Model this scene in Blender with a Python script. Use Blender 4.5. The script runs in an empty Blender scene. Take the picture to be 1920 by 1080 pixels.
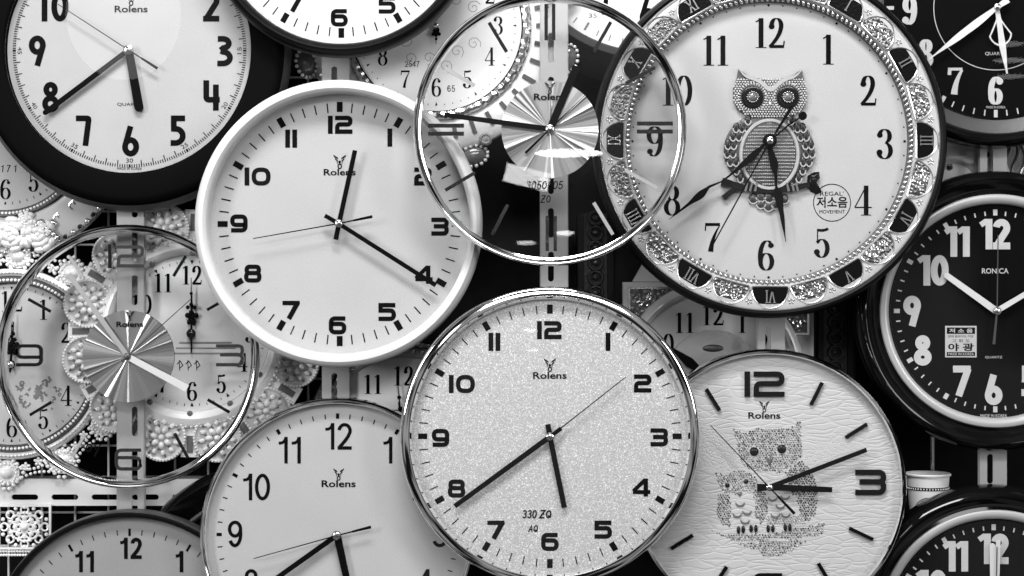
import bpy, bmesh, math, random
from math import sin, cos, pi, radians, sqrt, atan2, hypot
random.seed(7)
C = bpy.context.scene
COL = C.collection

# ------------------------------------------------------------------ camera
S0 = 0.0006          # metres per photo pixel on the plane y = 0
D = 2.0              # camera distance to that plane
cam_d = bpy.data.cameras.new('camera')
cam = bpy.data.objects.new('camera', cam_d)
COL.objects.link(cam)
cam.location = (0, -D, 0)
cam.rotation_euler = (radians(90), 0, 0)
cam_d.sensor_width = 36
cam_d.lens = 36 * D / (1920 * S0)
cam_d.dof.use_dof = True
cam_d.dof.focus_distance = D - 0.005
cam_d.dof.aperture_fstop = 16.0
cam_d.clip_start = 0.05
cam_d.clip_end = 100
C.camera = cam

# ------------------------------------------------------------------ world (dim shop interior)
W = bpy.data.worlds.new('World')
C.world = W
W.use_nodes = True
nt = W.node_tree
nt.nodes.clear()
_o = nt.nodes.new('ShaderNodeOutputWorld')
_b = nt.nodes.new('ShaderNodeBackground')
_t = nt.nodes.new('ShaderNodeTexCoord')
_n = nt.nodes.new('ShaderNodeTexNoise')
_n.inputs['Scale'].default_value = 4.6
_n.inputs['Detail'].default_value = 3
_r = nt.nodes.new('ShaderNodeValToRGB')
_r.color_ramp.elements[0].position = 0.47
_r.color_ramp.elements[0].color = (0.012, 0.012, 0.012, 1)
_r.color_ramp.elements[1].position = 0.56
_r.color_ramp.elements[1].color = (0.85, 0.85, 0.85, 1)
nt.links.new(_t.outputs['Generated'], _n.inputs['Vector'])
nt.links.new(_n.outputs['Fac'], _r.inputs['Fac'])
nt.links.new(_r.outputs['Color'], _b.inputs['Color'])
nt.links.new(_b.outputs['Background'], _o.inputs['Surface'])
_b.inputs['Strength'].default_value = 0.40

# ------------------------------------------------------------------ lamps
from mathutils import Vector
def area(name, loc, target, sx, sy, power, shape='RECTANGLE'):
    l = bpy.data.lights.new(name, 'AREA')
    l.shape = shape
    l.size, l.size_y = sx, sy
    l.energy = power
    o = bpy.data.objects.new(name, l)
    COL.objects.link(o)
    o.location = loc
    d = Vector(target) - Vector(loc)
    o.rotation_euler = d.to_track_quat('-Z', 'Y').to_euler()
    return o
area('ceiling_and_fill_panel', (-0.15, -1.05, 1.75), (0, 0, 0), 1.2, 0.35, 66)
area('side_fill_panel', (-2.5, -2.1, 0.7), (-0.1, 0, 0), 0.5, 1.4, 60)  # added side fill so the recessed clocks come out brighter
area('side_fill_panel', (2.5, -2.1, 0.7), (0.1, 0, 0), 0.5, 1.4, 34)  # matching added fill from the other side
area('ceiling_and_fill_panel', (0.2, -3.0, 1.5), (0, 0, -0.1), 2.2, 0.3, 40)  # added front fill to reach the recessed clocks, not a ceiling fitting
# far lamps, plus added stand-ins, placed so their mirror images show in the glass
def mirror_lamp(px, py, wpx, hpx, Y, gain, shape='ELLIPSE', roll=0):
    x = (px - 960) * S0 * (1 + Y / D)
    z = (540 - py) * S0 * (1 + Y / D)
    sx, sy = wpx * S0 * (1 + Y / D), hpx * S0 * (1 + Y / D)
    o = area('far_lamp_or_stand_in', (x, -Y, z), (x * 0.2, 0, z * 0.2), sx, sy, gain * pi * sx * sy, shape)
    o.rotation_euler.rotate_axis('Z', radians(roll))
mirror_lamp(1065, 289, 126, 15, 11.0, 26)
mirror_lamp(988, 334, 84, 34, 10.0, 13, 'RECTANGLE', -14)  # added source for a white patch in the glass, no known lamp
mirror_lamp(228, 20, 226, 262, 3.0, 2.2)  # added glowing disc standing in for a pale round thing mirrored in the dial glass
for px, py, a_, b_, g_ in ((1898, 88, 60, 11, 3), (1900, 122, 70, 10, 3.5), (1902, 155, 66, 9, 3), (992, 606, 26, 7, 9), (997, 645, 24, 6, 8), (1058, 438, 34, 9, 12), (986, 456, 36, 7, 9)):
    mirror_lamp(px, py, a_, b_, 9.0, g_)

C.view_settings.view_transform = 'Standard'
C.view_settings.look = 'None'
C.view_settings.gamma = 1
C.view_settings.exposure = -0.12
C.view_settings.use_curve_mapping = False
C.cycles.use_denoising = True
C.cycles.use_adaptive_sampling = False
C.cycles.max_bounces = 8
C.cycles.transparent_max_bounces = 16
C.cycles.caustics_reflective = False
C.cycles.sample_clamp_indirect = 4.0

# ------------------------------------------------------------------ materials
def mat(name, v, rough=0.5, metal=0.0, coat=0.0, grain=0.0, gscale=900, bump=0.0, bscale=300, btype='noise', aniso=False, spec=0.5, blotch=0.0, stretch=(1, 1, 1)):
    m = bpy.data.materials.new(name)
    m.use_nodes = True
    n = m.node_tree.nodes; L = m.node_tree.links
    p = n['Principled BSDF']
    p.inputs['Base Color'].default_value = (v, v, v, 1)
    p.inputs['Roughness'].default_value = rough
    p.inputs['Metallic'].default_value = metal
    p.inputs['Specular IOR Level'].default_value = spec
    p.inputs['Coat Weight'].default_value = coat
    p.inputs['Coat Roughness'].default_value = 0.05
    tc = n.new('ShaderNodeTexCoord')
    if grain or blotch:
        out = None
        for amp, sc, det in ((grain, gscale, 2), (blotch, 14, 4)):
            if not amp: continue
            t = n.new('ShaderNodeTexNoise')
            t.inputs['Scale'].default_value = sc
            t.inputs['Detail'].default_value = det
            L.new(tc.outputs['Object'], t.inputs['Vector'])
            r = n.new('ShaderNodeMapRange')
            r.inputs[1].default_value = 0.25; r.inputs[2].default_value = 0.75
            r.inputs[3].default_value = 1 - amp; r.inputs[4].default_value = 1 + amp
            L.new(t.outputs['Fac'], r.inputs[0])
            if out is None: out = r.outputs[0]
            else:
                mm = n.new('ShaderNodeMath'); mm.operation = 'MULTIPLY'
                L.new(out, mm.inputs[0]); L.new(r.outputs[0], mm.inputs[1]); out = mm.outputs[0]
        mm = n.new('ShaderNodeMath'); mm.operation = 'MULTIPLY'
        mm.inputs[1].default_value = v
        L.new(out, mm.inputs[0])
        L.new(mm.outputs[0], p.inputs['Base Color'])
    if bump:
        mp = n.new('ShaderNodeMapping'); mp.inputs['Scale'].default_value = stretch
        L.new(tc.outputs['Object'], mp.inputs['Vector'])
        if btype == 'noise':
            t = n.new('ShaderNodeTexNoise'); t.inputs['Detail'].default_value = 3; o = t.outputs['Fac']
        else:
            t = n.new('ShaderNodeTexVoronoi'); o = t.outputs['Distance']
            if btype == 'cells': o = t.outputs['Color']
        t.inputs['Scale'].default_value = bscale
        L.new(mp.outputs[0], t.inputs['Vector'])
        b = n.new('ShaderNodeBump')
        b.inputs['Strength'].default_value = bump
        b.inputs['Distance'].default_value = 0.001
        L.new(o, b.inputs['Height'])
        L.new(b.outputs[0], p.inputs['Normal'])
    if aniso:
        p.inputs['Anisotropic'].default_value = 0.92
        t = n.new('ShaderNodeTangent'); t.direction_type = 'RADIAL'; t.axis = 'Y'
        L.new(t.outputs[0], p.inputs['Tangent'])
    return m

def glass_mat():
    m = bpy.data.materials.new('clear_glass')
    m.use_nodes = True
    n = m.node_tree.nodes; L = m.node_tree.links
    n.clear()
    o = n.new('ShaderNodeOutputMaterial'); mx = n.new('ShaderNodeMixShader')
    t = n.new('ShaderNodeBsdfTransparent'); g = n.new('ShaderNodeBsdfGlossy'); lw = n.new('ShaderNodeLayerWeight')
    pw = n.new('ShaderNodeMath'); pw.operation = 'POWER'; pw.inputs[1].default_value = 5
    f = n.new('ShaderNodeMath'); f.operation = 'MULTIPLY_ADD'; f.inputs[1].default_value = 0.96; f.inputs[2].default_value = 0.018
    L.new(lw.outputs['Facing'], pw.inputs[0]); L.new(pw.outputs[0], f.inputs[0])
    t.inputs['Color'].default_value = (0.985, 0.985, 0.985, 1)
    g.inputs['Roughness'].default_value = 0.0
    L.new(f.outputs[0], mx.inputs[0]); L.new(t.outputs[0], mx.inputs[1]); L.new(g.outputs[0], mx.inputs[2])
    L.new(mx.outputs[0], o.inputs['Surface'])
    return m

def glitter_mat():
    m = mat('glitter_paper', 0.55, 0.45, 0.05, bump=0.35, bscale=760, btype='cells')
    n = m.node_tree.nodes; L = m.node_tree.links
    p = n['Principled BSDF']
    tc = n.new('ShaderNodeTexCoord'); v = n.new('ShaderNodeTexVoronoi'); v.inputs['Scale'].default_value = 1250
    L.new(tc.outputs['Object'], v.inputs['Vector'])
    s = n.new('ShaderNodeSeparateColor'); L.new(v.outputs['Color'], s.inputs[0])
    r = n.new('ShaderNodeValToRGB')
    e = r.color_ramp.elements
    e[0].position = 0; e[0].color = (0.40, 0.40, 0.40, 1)
    e[1].position = 1; e[1].color = (0.95, 0.95, 0.95, 1)
    k = e.new(0.75); k.color = (0.52, 0.52, 0.52, 1)
    L.new(s.outputs[0], r.inputs[0]); L.new(r.outputs[0], p.inputs['Base Color'])
    return m

def leather_mat():
    m = mat('white_leather', 0.54, 0.45, grain=0.05)
    n = m.node_tree.nodes; L = m.node_tree.links
    p = n['Principled BSDF']
    tc = n.new('ShaderNodeTexCoord')
    nz = n.new('ShaderNodeTexNoise'); nz.inputs['Scale'].default_value = 18; nz.inputs['Detail'].default_value = 2
    L.new(tc.outputs['Object'], nz.inputs['Vector'])
    ad = n.new('ShaderNodeMixRGB'); ad.blend_type = 'ADD'; ad.inputs[0].default_value = 0.02
    L.new(tc.outputs['Object'], ad.inputs[1]); L.new(nz.outputs['Color'], ad.inputs[2])
    hs = []
    for sc, st in ((120, (0.30, 1, 1.35)), (210, (1, 1, 1))):
        mp = n.new('ShaderNodeMapping'); mp.inputs['Scale'].default_value = st
        L.new(ad.outputs[0], mp.inputs['Vector'])
        v = n.new('ShaderNodeTexVoronoi'); v.feature = 'DISTANCE_TO_EDGE'; v.inputs['Scale'].default_value = sc
        L.new(mp.outputs[0], v.inputs['Vector'])
        r = n.new('ShaderNodeMapRange'); r.inputs[1].default_value = 0; r.inputs[2].default_value = 0.14
        L.new(v.outputs['Distance'], r.inputs[0]); hs.append(r.outputs[0])
    n2 = n.new('ShaderNodeTexNoise'); n2.inputs['Scale'].default_value = 7
    L.new(tc.outputs['Object'], n2.inputs['Vector'])
    rr = n.new('ShaderNodeMapRange'); rr.inputs[1].default_value = 0.45; rr.inputs[2].default_value = 0.40
    L.new(n2.outputs['Fac'], rr.inputs[0])
    mx = n.new('ShaderNodeMixRGB'); L.new(rr.outputs[0], mx.inputs[0]); L.new(hs[0], mx.inputs[1]); L.new(hs[1], mx.inputs[2])
    b = n.new('ShaderNodeBump'); b.inputs['Strength'].default_value = 0.38; b.inputs['Distance'].default_value = 0.0009
    L.new(mx.outputs[0], b.inputs['Height']); L.new(b.outputs[0], p.inputs['Normal'])
    return m

M = {}
M['wall'] = mat('dark_wall', 0.006, 0.8, grain=0.2, gscale=60, spec=0.1)
M['white_plastic'] = mat('white_plastic', 0.64, 0.48, grain=0.03, blotch=0.02)
M['black_plastic'] = mat('black_plastic', 0.0045, 0.7, bump=0.1, bscale=1500, spec=0.0)
M['black_satin'] = mat('black_satin_plastic', 0.005, 0.36, spec=0.07)
M['black_gloss'] = mat('black_gloss_plastic', 0.004, 0.07, spec=0.22)
M['edge_grey'] = mat('charcoal_edge', 0.035, 0.5, spec=0.3)
M['dial_white'] = mat('white_dial_card', 0.46, 0.6, grain=0.13, blotch=0.04)
M['dial_silver'] = mat('silver_dial_card', 0.42, 0.5, grain=0.14, blotch=0.06)
M['dial_grey'] = mat('grey_dial_card', 0.30, 0.5, grain=0.15, blotch=0.05)
M['dial_black'] = mat('black_dial_card', 0.004, 0.6, grain=0.2, spec=0.03)
M['dial_cream'] = mat('pearl_dial_card', 0.80, 0.4, grain=0.05, blotch=0.03)
M['ink'] = mat('black_ink', 0.005, 0.7, spec=0.03)
M['ink_faint'] = mat('grey_ink', 0.16, 0.6)
M['pale_ink'] = mat('luminous_paint', 0.50, 0.5, grain=0.08)
M['hand_black'] = mat('black_hand_metal', 0.004, 0.4, spec=0.05)
M['hand_dark'] = mat('dark_grey_hand', 0.05, 0.4)
M['hand_pale'] = mat('luminous_hand', 0.62, 0.4, grain=0.05)
M['chrome'] = mat('chrome', 0.85, 0.06, 1.0)
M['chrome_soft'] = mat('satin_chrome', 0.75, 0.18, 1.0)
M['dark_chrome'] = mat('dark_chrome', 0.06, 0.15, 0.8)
M['silver_and_lit_chrome'] = mat('silver_and_lit_chrome', 0.42, 0.3, 0.2)  # silver parts; on glass-clock hour bars it paints the chrome's bright reflections
M['rail'] = mat('galvanised_rail', 0.44, 0.42, 0.15, grain=0.06, blotch=0.08)
M['spun'] = mat('spun_metal', 0.56, 0.33, 1.0, grain=0.05)
M['glass'] = glass_mat()
M['glitter'] = glitter_mat()
M['leather'] = leather_mat()
M['enamel'] = mat('white_enamel', 0.80, 0.25, coat=0.4, bump=0.25, bscale=220)
M['enamel_plain'] = mat('ivory_enamel', 0.54, 0.3, coat=0.2)
M['pearl'] = mat('pearl_bead', 0.78, 0.18, coat=0.6)
M['silver_relief'] = mat('silver_relief', 0.66, 0.20, 0.9)
M['silver_dark'] = mat('dark_silver', 0.11, 0.38, 0.7, bump=0.4, bscale=700)  # darker silver for crevices, rings, slots and relief bases
M['filigree'] = mat('silver_filigree', 0.22, 0.26, 0.9, bump=1.0, bscale=260, btype='voronoi')
M['dark_filigree'] = mat('dark_filigree', 0.16, 0.35, 0.7, bump=1.0, bscale=210, btype='voronoi')
M['crystal'] = mat('crystal_grit', 0.66, 0.2, 0.5, bump=1.0, bscale=330, btype='cells')
M['plaque'] = mat('black_plaque', 0.005, 0.22, bump=0.3, bscale=320, spec=0.12)
M['gem_dark'] = mat('smoked_stone', 0.012, 0.15, spec=0.3)
M['gem_mid'] = mat('grey_stone', 0.17, 0.12, 0.2)
M['gem_light'] = mat('clear_stone', 0.45, 0.2, 0.3)
M['wood'] = mat('dark_wood', 0.008, 0.4, spec=0.25, bump=0.3, bscale=90, stretch=(1, 1, 0.1))
M['carved'] = mat('carved_dark_wood', 0.030, 0.35, bump=0.9, bscale=160)
M['wire'] = mat('white_wire', 0.78, 0.35)
M['shelf_white'] = mat('white_steel', 0.66, 0.35, grain=0.04)
M['paper'] = mat('cup_paper', 0.74, 0.6)
M['brushed'] = mat('brushed_metal_dial', 0.66, 0.35, 0.35, aniso=True)
M['sticker'] = mat('sticker_grey', 0.46, 0.5)
M['wing_metal'] = mat('dark_wing_metal', 0.05, 0.3, 0.5, bump=0.4, bscale=700)
M['rosette_base'] = mat('grey_enamel', 0.56, 0.35, bump=0.3, bscale=220)  # greyer enamel base that sets off the petals
M['owl_frame'] = mat('ivory_frame', 0.46, 0.3, coat=0.2)
M['dial_bright'] = mat('bright_dial_card', 0.68, 0.5, grain=0.05)
M['bright_silver'] = mat('bright_silver', 0.62, 0.22, 0.35)
M['petal'] = mat('porcelain_petal', 0.76, 0.22, coat=0.5)

# ------------------------------------------------------------------ mesh builder (photo-pixel units: u right, v up, w towards the viewer)
class MB:
    def __init__(s): s.v = []; s.f = []
    def add(s, vs, fs):
        b = len(s.v); s.v += vs; s.f += [tuple(b + i for i in f) for f in fs]
    def poly(s, pts, w): s.add([(x, y, w) for x, y in pts], [tuple(range(len(pts)))])
    def prism(s, pts, w0, w1):
        n = len(pts)
        s.add([(x, y, w0) for x, y in pts] + [(x, y, w1) for x, y in pts],
              [tuple(range(n))[::-1], tuple(range(n, 2 * n))] + [(i, (i + 1) % n, n + (i + 1) % n, n + i) for i in range(n)])
    def lathe(s, prof, seg=128, cu=0, cv=0, close=False):
        k = len(prof); vs = []; fs = []
        for i in range(seg):
            a = 2 * pi * i / seg
            vs += [(cu + r * cos(a), cv + r * sin(a), w) for r, w in prof]
        rng = range(k) if close else range(k - 1)
        for i in range(seg):
            j = (i + 1) % seg
            for q in rng:
                q2 = (q + 1) % k
                fs.append((i * k + q, j * k + q, j * k + q2, i * k + q2))
        s.add(vs, fs)
    def disc(s, r, w, seg=128, cu=0, cv=0):
        s.poly([(cu + r * cos(2 * pi * i / seg), cv + r * sin(2 * pi * i / seg)) for i in range(seg)], w)
    def ring(s, r0, r1, w, seg=128, cu=0, cv=0): s.lathe([(r0, w), (r1, w)], seg, cu, cv)
    def bead(s, u, v, w, ru, rv=None, rw=None, rot=0, seg=8, rings=2):
        rv = rv or ru; rw = rw or ru
        vs = []; ca, sa = cos(rot), sin(rot)
        for k in range(rings):
            t = (pi / 2) * k / rings
            for i in range(seg):
                a = 2 * pi * i / seg
                x, y = ru * cos(t) * cos(a), rv * cos(t) * sin(a)
                vs.append((u + x * ca - y * sa, v + x * sa + y * ca, w + rw * sin(t)))
        vs.append((u, v, w + rw))
        fs = []
        for k in range(rings - 1):
            for i in range(seg):
                j = (i + 1) % seg
                fs.append((k * seg + i, k * seg + j, (k + 1) * seg + j, (k + 1) * seg + i))
        top = len(vs) - 1
        for i in range(seg): fs.append(((rings - 1) * seg + i, (rings - 1) * seg + (i + 1) % seg, top))
        s.add(vs, fs)
    def dome(s, pts, w0, h, rings=4):
        n = len(pts); cx = sum(p[0] for p in pts) / n; cy = sum(p[1] for p in pts) / n
        vs = []; fs = []
        for k in range(rings):
            t = k / rings
            q = 1 - t
            z = w0 + h * sqrt(max(0, 1 - q * q))
            if k == 0: z = w0
            vs += [(cx + (x - cx) * q, cy + (y - cy) * q, z) for x, y in pts]
        vs.append((cx, cy, w0 + h))
        for k in range(rings - 1):
            for i in range(n):
                j = (i + 1) % n
                fs.append((k * n + i, k * n + j, (k + 1) * n + j, (k + 1) * n + i))
        for i in range(n): fs.append(((rings - 1) * n + i, (rings - 1) * n + (i + 1) % n, len(vs) - 1))
        s.add(vs, fs)
    def ribbon(s, pts, t, w, thick=0, closed=False):
        n = len(pts)
        if n < 2: return
        left = []; right = []
        for i in range(n):
            if closed: a, b, c = pts[i - 1], pts[i], pts[(i + 1) % n]
            else: a, b, c = pts[max(i - 1, 0)], pts[i], pts[min(i + 1, n - 1)]
            d1 = (b[0] - a[0], b[1] - a[1]); d2 = (c[0] - b[0], c[1] - b[1])
            l1 = hypot(*d1) or 1e-9; l2 = hypot(*d2) or 1e-9
            if l1 < 1e-8: d1, l1 = d2, l2
            if l2 < 1e-8: d2, l2 = d1, l1
            n1 = (-d1[1] / l1, d1[0] / l1); n2 = (-d2[1] / l2, d2[0] / l2)
            m = (n1[0] + n2[0], n1[1] + n2[1]); lm = hypot(*m) or 1e-9
            m = (m[0] / lm, m[1] / lm)
            cc = max(0.45, m[0] * n1[0] + m[1] * n1[1])
            dd = (d1[0] / l1 + d2[0] / l2, d1[1] / l1 + d2[1] / l2)
            tt = t(i / (n - 1) if n > 1 else 0, atan2(dd[1], dd[0])) if callable(t) else t
            h = tt / 2 / cc
            left.append((b[0] + m[0] * h, b[1] + m[1] * h)); right.append((b[0] - m[0] * h, b[1] - m[1] * h))
        rng = range(n) if closed else range(n - 1)
        vs = [(x, y, w + thick) for x, y in left] + [(x, y, w + thick) for x, y in right]
        fs = [(i, (i + 1) % n, n + (i + 1) % n, n + i) for i in rng]
        if thick:
            b = len(vs)
            vs += [(x, y, w) for x, y in left] + [(x, y, w) for x, y in right]
            for i in rng:
                j = (i + 1) % n
                fs.append((i, b + i, b + j, j)); fs.append((n + i, n + j, b + n + j, b + n + i))
            if not closed:
                fs.append((0, n, b + n, b)); fs.append((n - 1, b + n - 1, b + 2 * n - 1, 2 * n - 1))
        s.add(vs, fs)
    def bar(s, a, b, t0, t1, w, thick=2):
        s.ribbon([a, b], (lambda q, _: t0 + (t1 - t0) * q), w, thick)
    def tube(s, pts, r, seg=6, closed=False):
        n = len(pts); vs = []; fs = []
        for i in range(n):
            a = Vector(pts[i - 1] if (closed or i > 0) else pts[i]); b = Vector(pts[(i + 1) % n] if (closed or i < n - 1) else pts[i])
            d = (b - a).normalized()
            ref = Vector((0, 0, 1)) if abs(d.z) < 0.9 else Vector((1, 0, 0))
            x = d.cross(ref).normalized(); y = d.cross(x)
            for k in range(seg):
                q = 2 * pi * k / seg
                p = Vector(pts[i]) + x * (r * cos(q)) + y * (r * sin(q)); vs.append(tuple(p))
        for i in (range(n) if closed else range(n - 1)):
            j = (i + 1) % n
            for k in range(seg):
                k2 = (k + 1) % seg
                fs.append((i * seg + k, j * seg + k, j * seg + k2, i * seg + k2))
        if not closed:
            fs.append(tuple(range(seg))); fs.append(tuple((n - 1) * seg + k for k in range(seg)))
        s.add(vs, fs)
    def box(s, u0, u1, v0, v1, w0, w1): s.prism([(u0, v0), (u1, v0), (u1, v1), (u0, v1)], w0, w1)

class Thing:
    def __init__(s, name, px, py, w, label, cat, group=None, base=None):
        y = -w * S0
        s.k = S0 * (D + y) / D
        s.w0 = w
        s.root = bpy.data.objects.new(name, None)
        s.root.empty_display_size = 0.02
        COL.objects.link(s.root)
        s.root.location = ((px - 960) * s.k, y, (540 - py) * s.k)
        s.root['label'] = label; s.root['category'] = cat
        if group: s.root['group'] = group
    def part(s, name, mb, m, parent=None, smooth=True, label=None, kind=None):
        if not mb.v: return None
        me = bpy.data.meshes.new(name)
        k = s.k
        me.from_pydata([(u * k, -w * k, v * k) for u, v, w in mb.v], [], mb.f)
        bm = bmesh.new(); bm.from_mesh(me)
        bmesh.ops.recalc_face_normals(bm, faces=bm.faces)
        bm.to_mesh(me); bm.free()
        if smooth:
            me.polygons.foreach_set('use_smooth', [True] * len(me.polygons))
            me.set_sharp_from_angle(angle=radians(38))
        me.materials.append(M[m])
        o = bpy.data.objects.new(name, me)
        COL.objects.link(o)
        o.parent = parent or s.root
        if label: o['label'] = label
        if kind: o['kind'] = kind
        return o

# ------------------------------------------------------------------ writing
_tc = {}
def text_mesh(s, bold=0.0):
    key = (s, bold)
    if key in _tc: return _tc[key]
    cu = bpy.data.curves.new('t', 'FONT'); cu.body = s; cu.size = 1; cu.offset = bold; cu.resolution_u = 3
    o = bpy.data.objects.new('t', cu); COL.objects.link(o)
    dg = bpy.context.evaluated_depsgraph_get(); dg.update()
    me = bpy.data.meshes.new_from_object(o.evaluated_get(dg))
    vs = [(v.co.x, v.co.y) for v in me.vertices]; fs = [tuple(p.vertices) for p in me.polygons]
    bpy.data.objects.remove(o); bpy.data.curves.remove(cu); bpy.data.meshes.remove(me)
    _tc[key] = (vs, fs)
    return _tc[key]
def text(mb, s, cu, cv, width, height, w, rot=0, bold=0.0):
    vs, fs = text_mesh(s, bold)
    if not vs: return
    x0 = min(v[0] for v in vs); x1 = max(v[0] for v in vs); y0 = min(v[1] for v in vs); y1 = max(v[1] for v in vs)
    sy = height / (y1 - y0); sx = width / (x1 - x0) if width else sy
    mx, my = (x0 + x1) / 2, (y0 + y1) / 2
    ca, sa = cos(rot), sin(rot)
    out = []
    for x, y in vs:
        a, b = (x - mx) * sx, (y - my) * sy
        out.append((cu + a * ca - b * sa, cv + a * sa + b * ca, w))
    mb.add(out, fs)

def arc(cx, cy, rx, ry, a0, a1, n=22):
    return [(cx + rx * cos(radians(a0 + (a1 - a0) * i / n)), cy + ry * sin(radians(a0 + (a1 - a0) * i / n))) for i in range(n + 1)]
def ell(cx, cy, rx, ry, n=36): return [(cx + rx * cos(2 * pi * i / n), cy + ry * sin(2 * pi * i / n)) for i in range(n)]
def bez(p0, p1, p2, n=14):
    return [((1 - t) ** 2 * p0[0] + 2 * t * (1 - t) * p1[0] + t * t * p2[0], (1 - t) ** 2 * p0[1] + 2 * t * (1 - t) * p1[1] + t * t * p2[1]) for t in [i / n for i in range(n + 1)]]
def fillet(pts, rs, closed=False):
    out = []; n = len(pts)
    for i in range(n):
        r = rs[i] if isinstance(rs, (list, tuple)) else rs
        if (not closed and (i == 0 or i == n - 1)) or r == 0: out.append(pts[i]); continue
        a, b, c = Vector(pts[i - 1]), Vector(pts[i]), Vector(pts[(i + 1) % n])
        d1 = (a - b).normalized(); d2 = (c - b).normalized()
        r = min(r, (a - b).length * 0.5, (c - b).length * 0.5)
        p, q = b + d1 * r, b + d2 * r
        out += bez(tuple(p), tuple(b), tuple(q), 7)
    return out
def rot180(st, w):
    out = []
    for s in st:
        if s[0] == 'b': out.append(('b', w - s[1], 1 - s[2], s[3]))
        else: out.append((s[0], [(w - x, 1 - y) for x, y in s[1]]) + tuple(s[2:]))
    return out

def font_square(t, W):
    a = t / 2; x0, x1 = a, W - a; y0, y1 = a, 1 - a; m = 0.52; r = 0.24
    f = {}
    f['1'] = (t * 1.08, [('s', [(t * .54, 0), (t * .54, 1)], t * 1.08)])
    f['2'] = (W, [('s', fillet([(0, y1), (x1, y1), (x1, m), (x0, m), (x0, y0), (W, y0)], [0, r, r, r * .8, 0, 0]), None)])
    f['3'] = (W, [('s', fillet([(0, y1), (x1, y1), (x1, m), (W * .14, m)], [0, r, r * .8, 0]), None),
                  ('s', fillet([(W * .2, m), (x1, m), (x1, y0), (0, y0)], [0, r * .8, r, 0]), None)])
    f['4'] = (W, [('s', [(W * .74, 0), (W * .74, 1)], None), ('s', [(W * .70, .93), (W * .03, .30)], t * .9), ('s', [(0, .25), (W, .25)], t * .9)])
    f['5'] = (W, [('s', fillet([(W * .97, y1), (x0, y1), (x0, .58), (x1, .58), (x1, y0), (0, y0)], [0, 0, 0, r, r, 0]), None)])
    f['6'] = (W, [('s', fillet([(W * .95, y1), (x0, y1), (x0, y0), (x1, y0), (x1, .58), (x0 * 1.4, .58)], [0, r, r, r, r, 0]), None)])
    f['7'] = (W, [('s', [(0, y1), (W * .99, y1)], None), ('s', [(W * .90, .94), (W * .36, 0)], t * 1.1)])
    f['8'] = (W, [('c', fillet([(x0 + .03, y1), (x1 - .03, y1), (x1 - .03, .53), (x0 + .03, .53)], r, True), None),
                  ('c', fillet([(x0, .53), (x1, .53), (x1, y0), (x0, y0)], r, True), None)])
    f['9'] = (W, rot180(f['6'][1], W))
    V = W * 1.08
    f['0'] = (V, [('c', fillet([(a, y1), (V - a, y1), (V - a, y0), (a, y0)], .36, True), None)])
    return f

def font_grot(t):
    f = {}; s = t / 2
    f['0'] = (.56, [('c', ell(.28, .5, .28 - s, .5 - s), None)])
    f['1'] = (.42, [('s', [(.32, 0), (.32, 1)], None), ('s', [(.05, .76), (.17, .775), (.26, .83), (.31, .96)], t * .85)])
    f['2'] = (.56, [('s', arc(.28, .71, .265 - s, .29 - s, 175, -30) + bez((.28 + (.265 - s) * .866, .71 - (.29 - s) * .5), (.36, .38), (.03 + s, s * 1.6))[1:], None), ('s', [(.02, s), (.54, s)], None)])
    f['3'] = (.56, [('s', arc(.27, .735, .25 - s, .265 - s, 165, -75), None), ('s', arc(.27, .29, .275 - s, .29 - s, 80, -165), None), ('s', [(.2, .535), (.34, .535)], t * .9)])
    f['4'] = (.56, [('s', [(.42, 0), (.42, 1)], None), ('s', [(.40, .95), (.05, .29)], t * .9), ('s', [(.01, .27), (.55, .27)], t * .9)])
    f['5'] = (.56, [('s', [(.11, 1 - s), (.51, 1 - s)], None), ('s', [(.15, .98), (.10, .46)], t * .9), ('s', arc(.27, .32, .275 - s, .33 - s, 140, -165), None)])
    f['6'] = (.56, [('c', ell(.285, .32, .265 - s, .32 - s), None), ('s', arc(.29, .5, .275 - s, .5 - s, 195, 35), None)])
    f['7'] = (.56, [('s', [(.02, 1 - s), (.54, 1 - s)], None), ('s', bez((.50, .93), (.24, .55), (.19, 0)), None)])
    f['8'] = (.56, [('c', ell(.28, .745, .235 - s, .255 - s), None), ('c', ell(.28, .28, .275 - s, .28 - s), None)])
    f['9'] = (.56, rot180(f['6'][1], .56))
    return f

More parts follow.
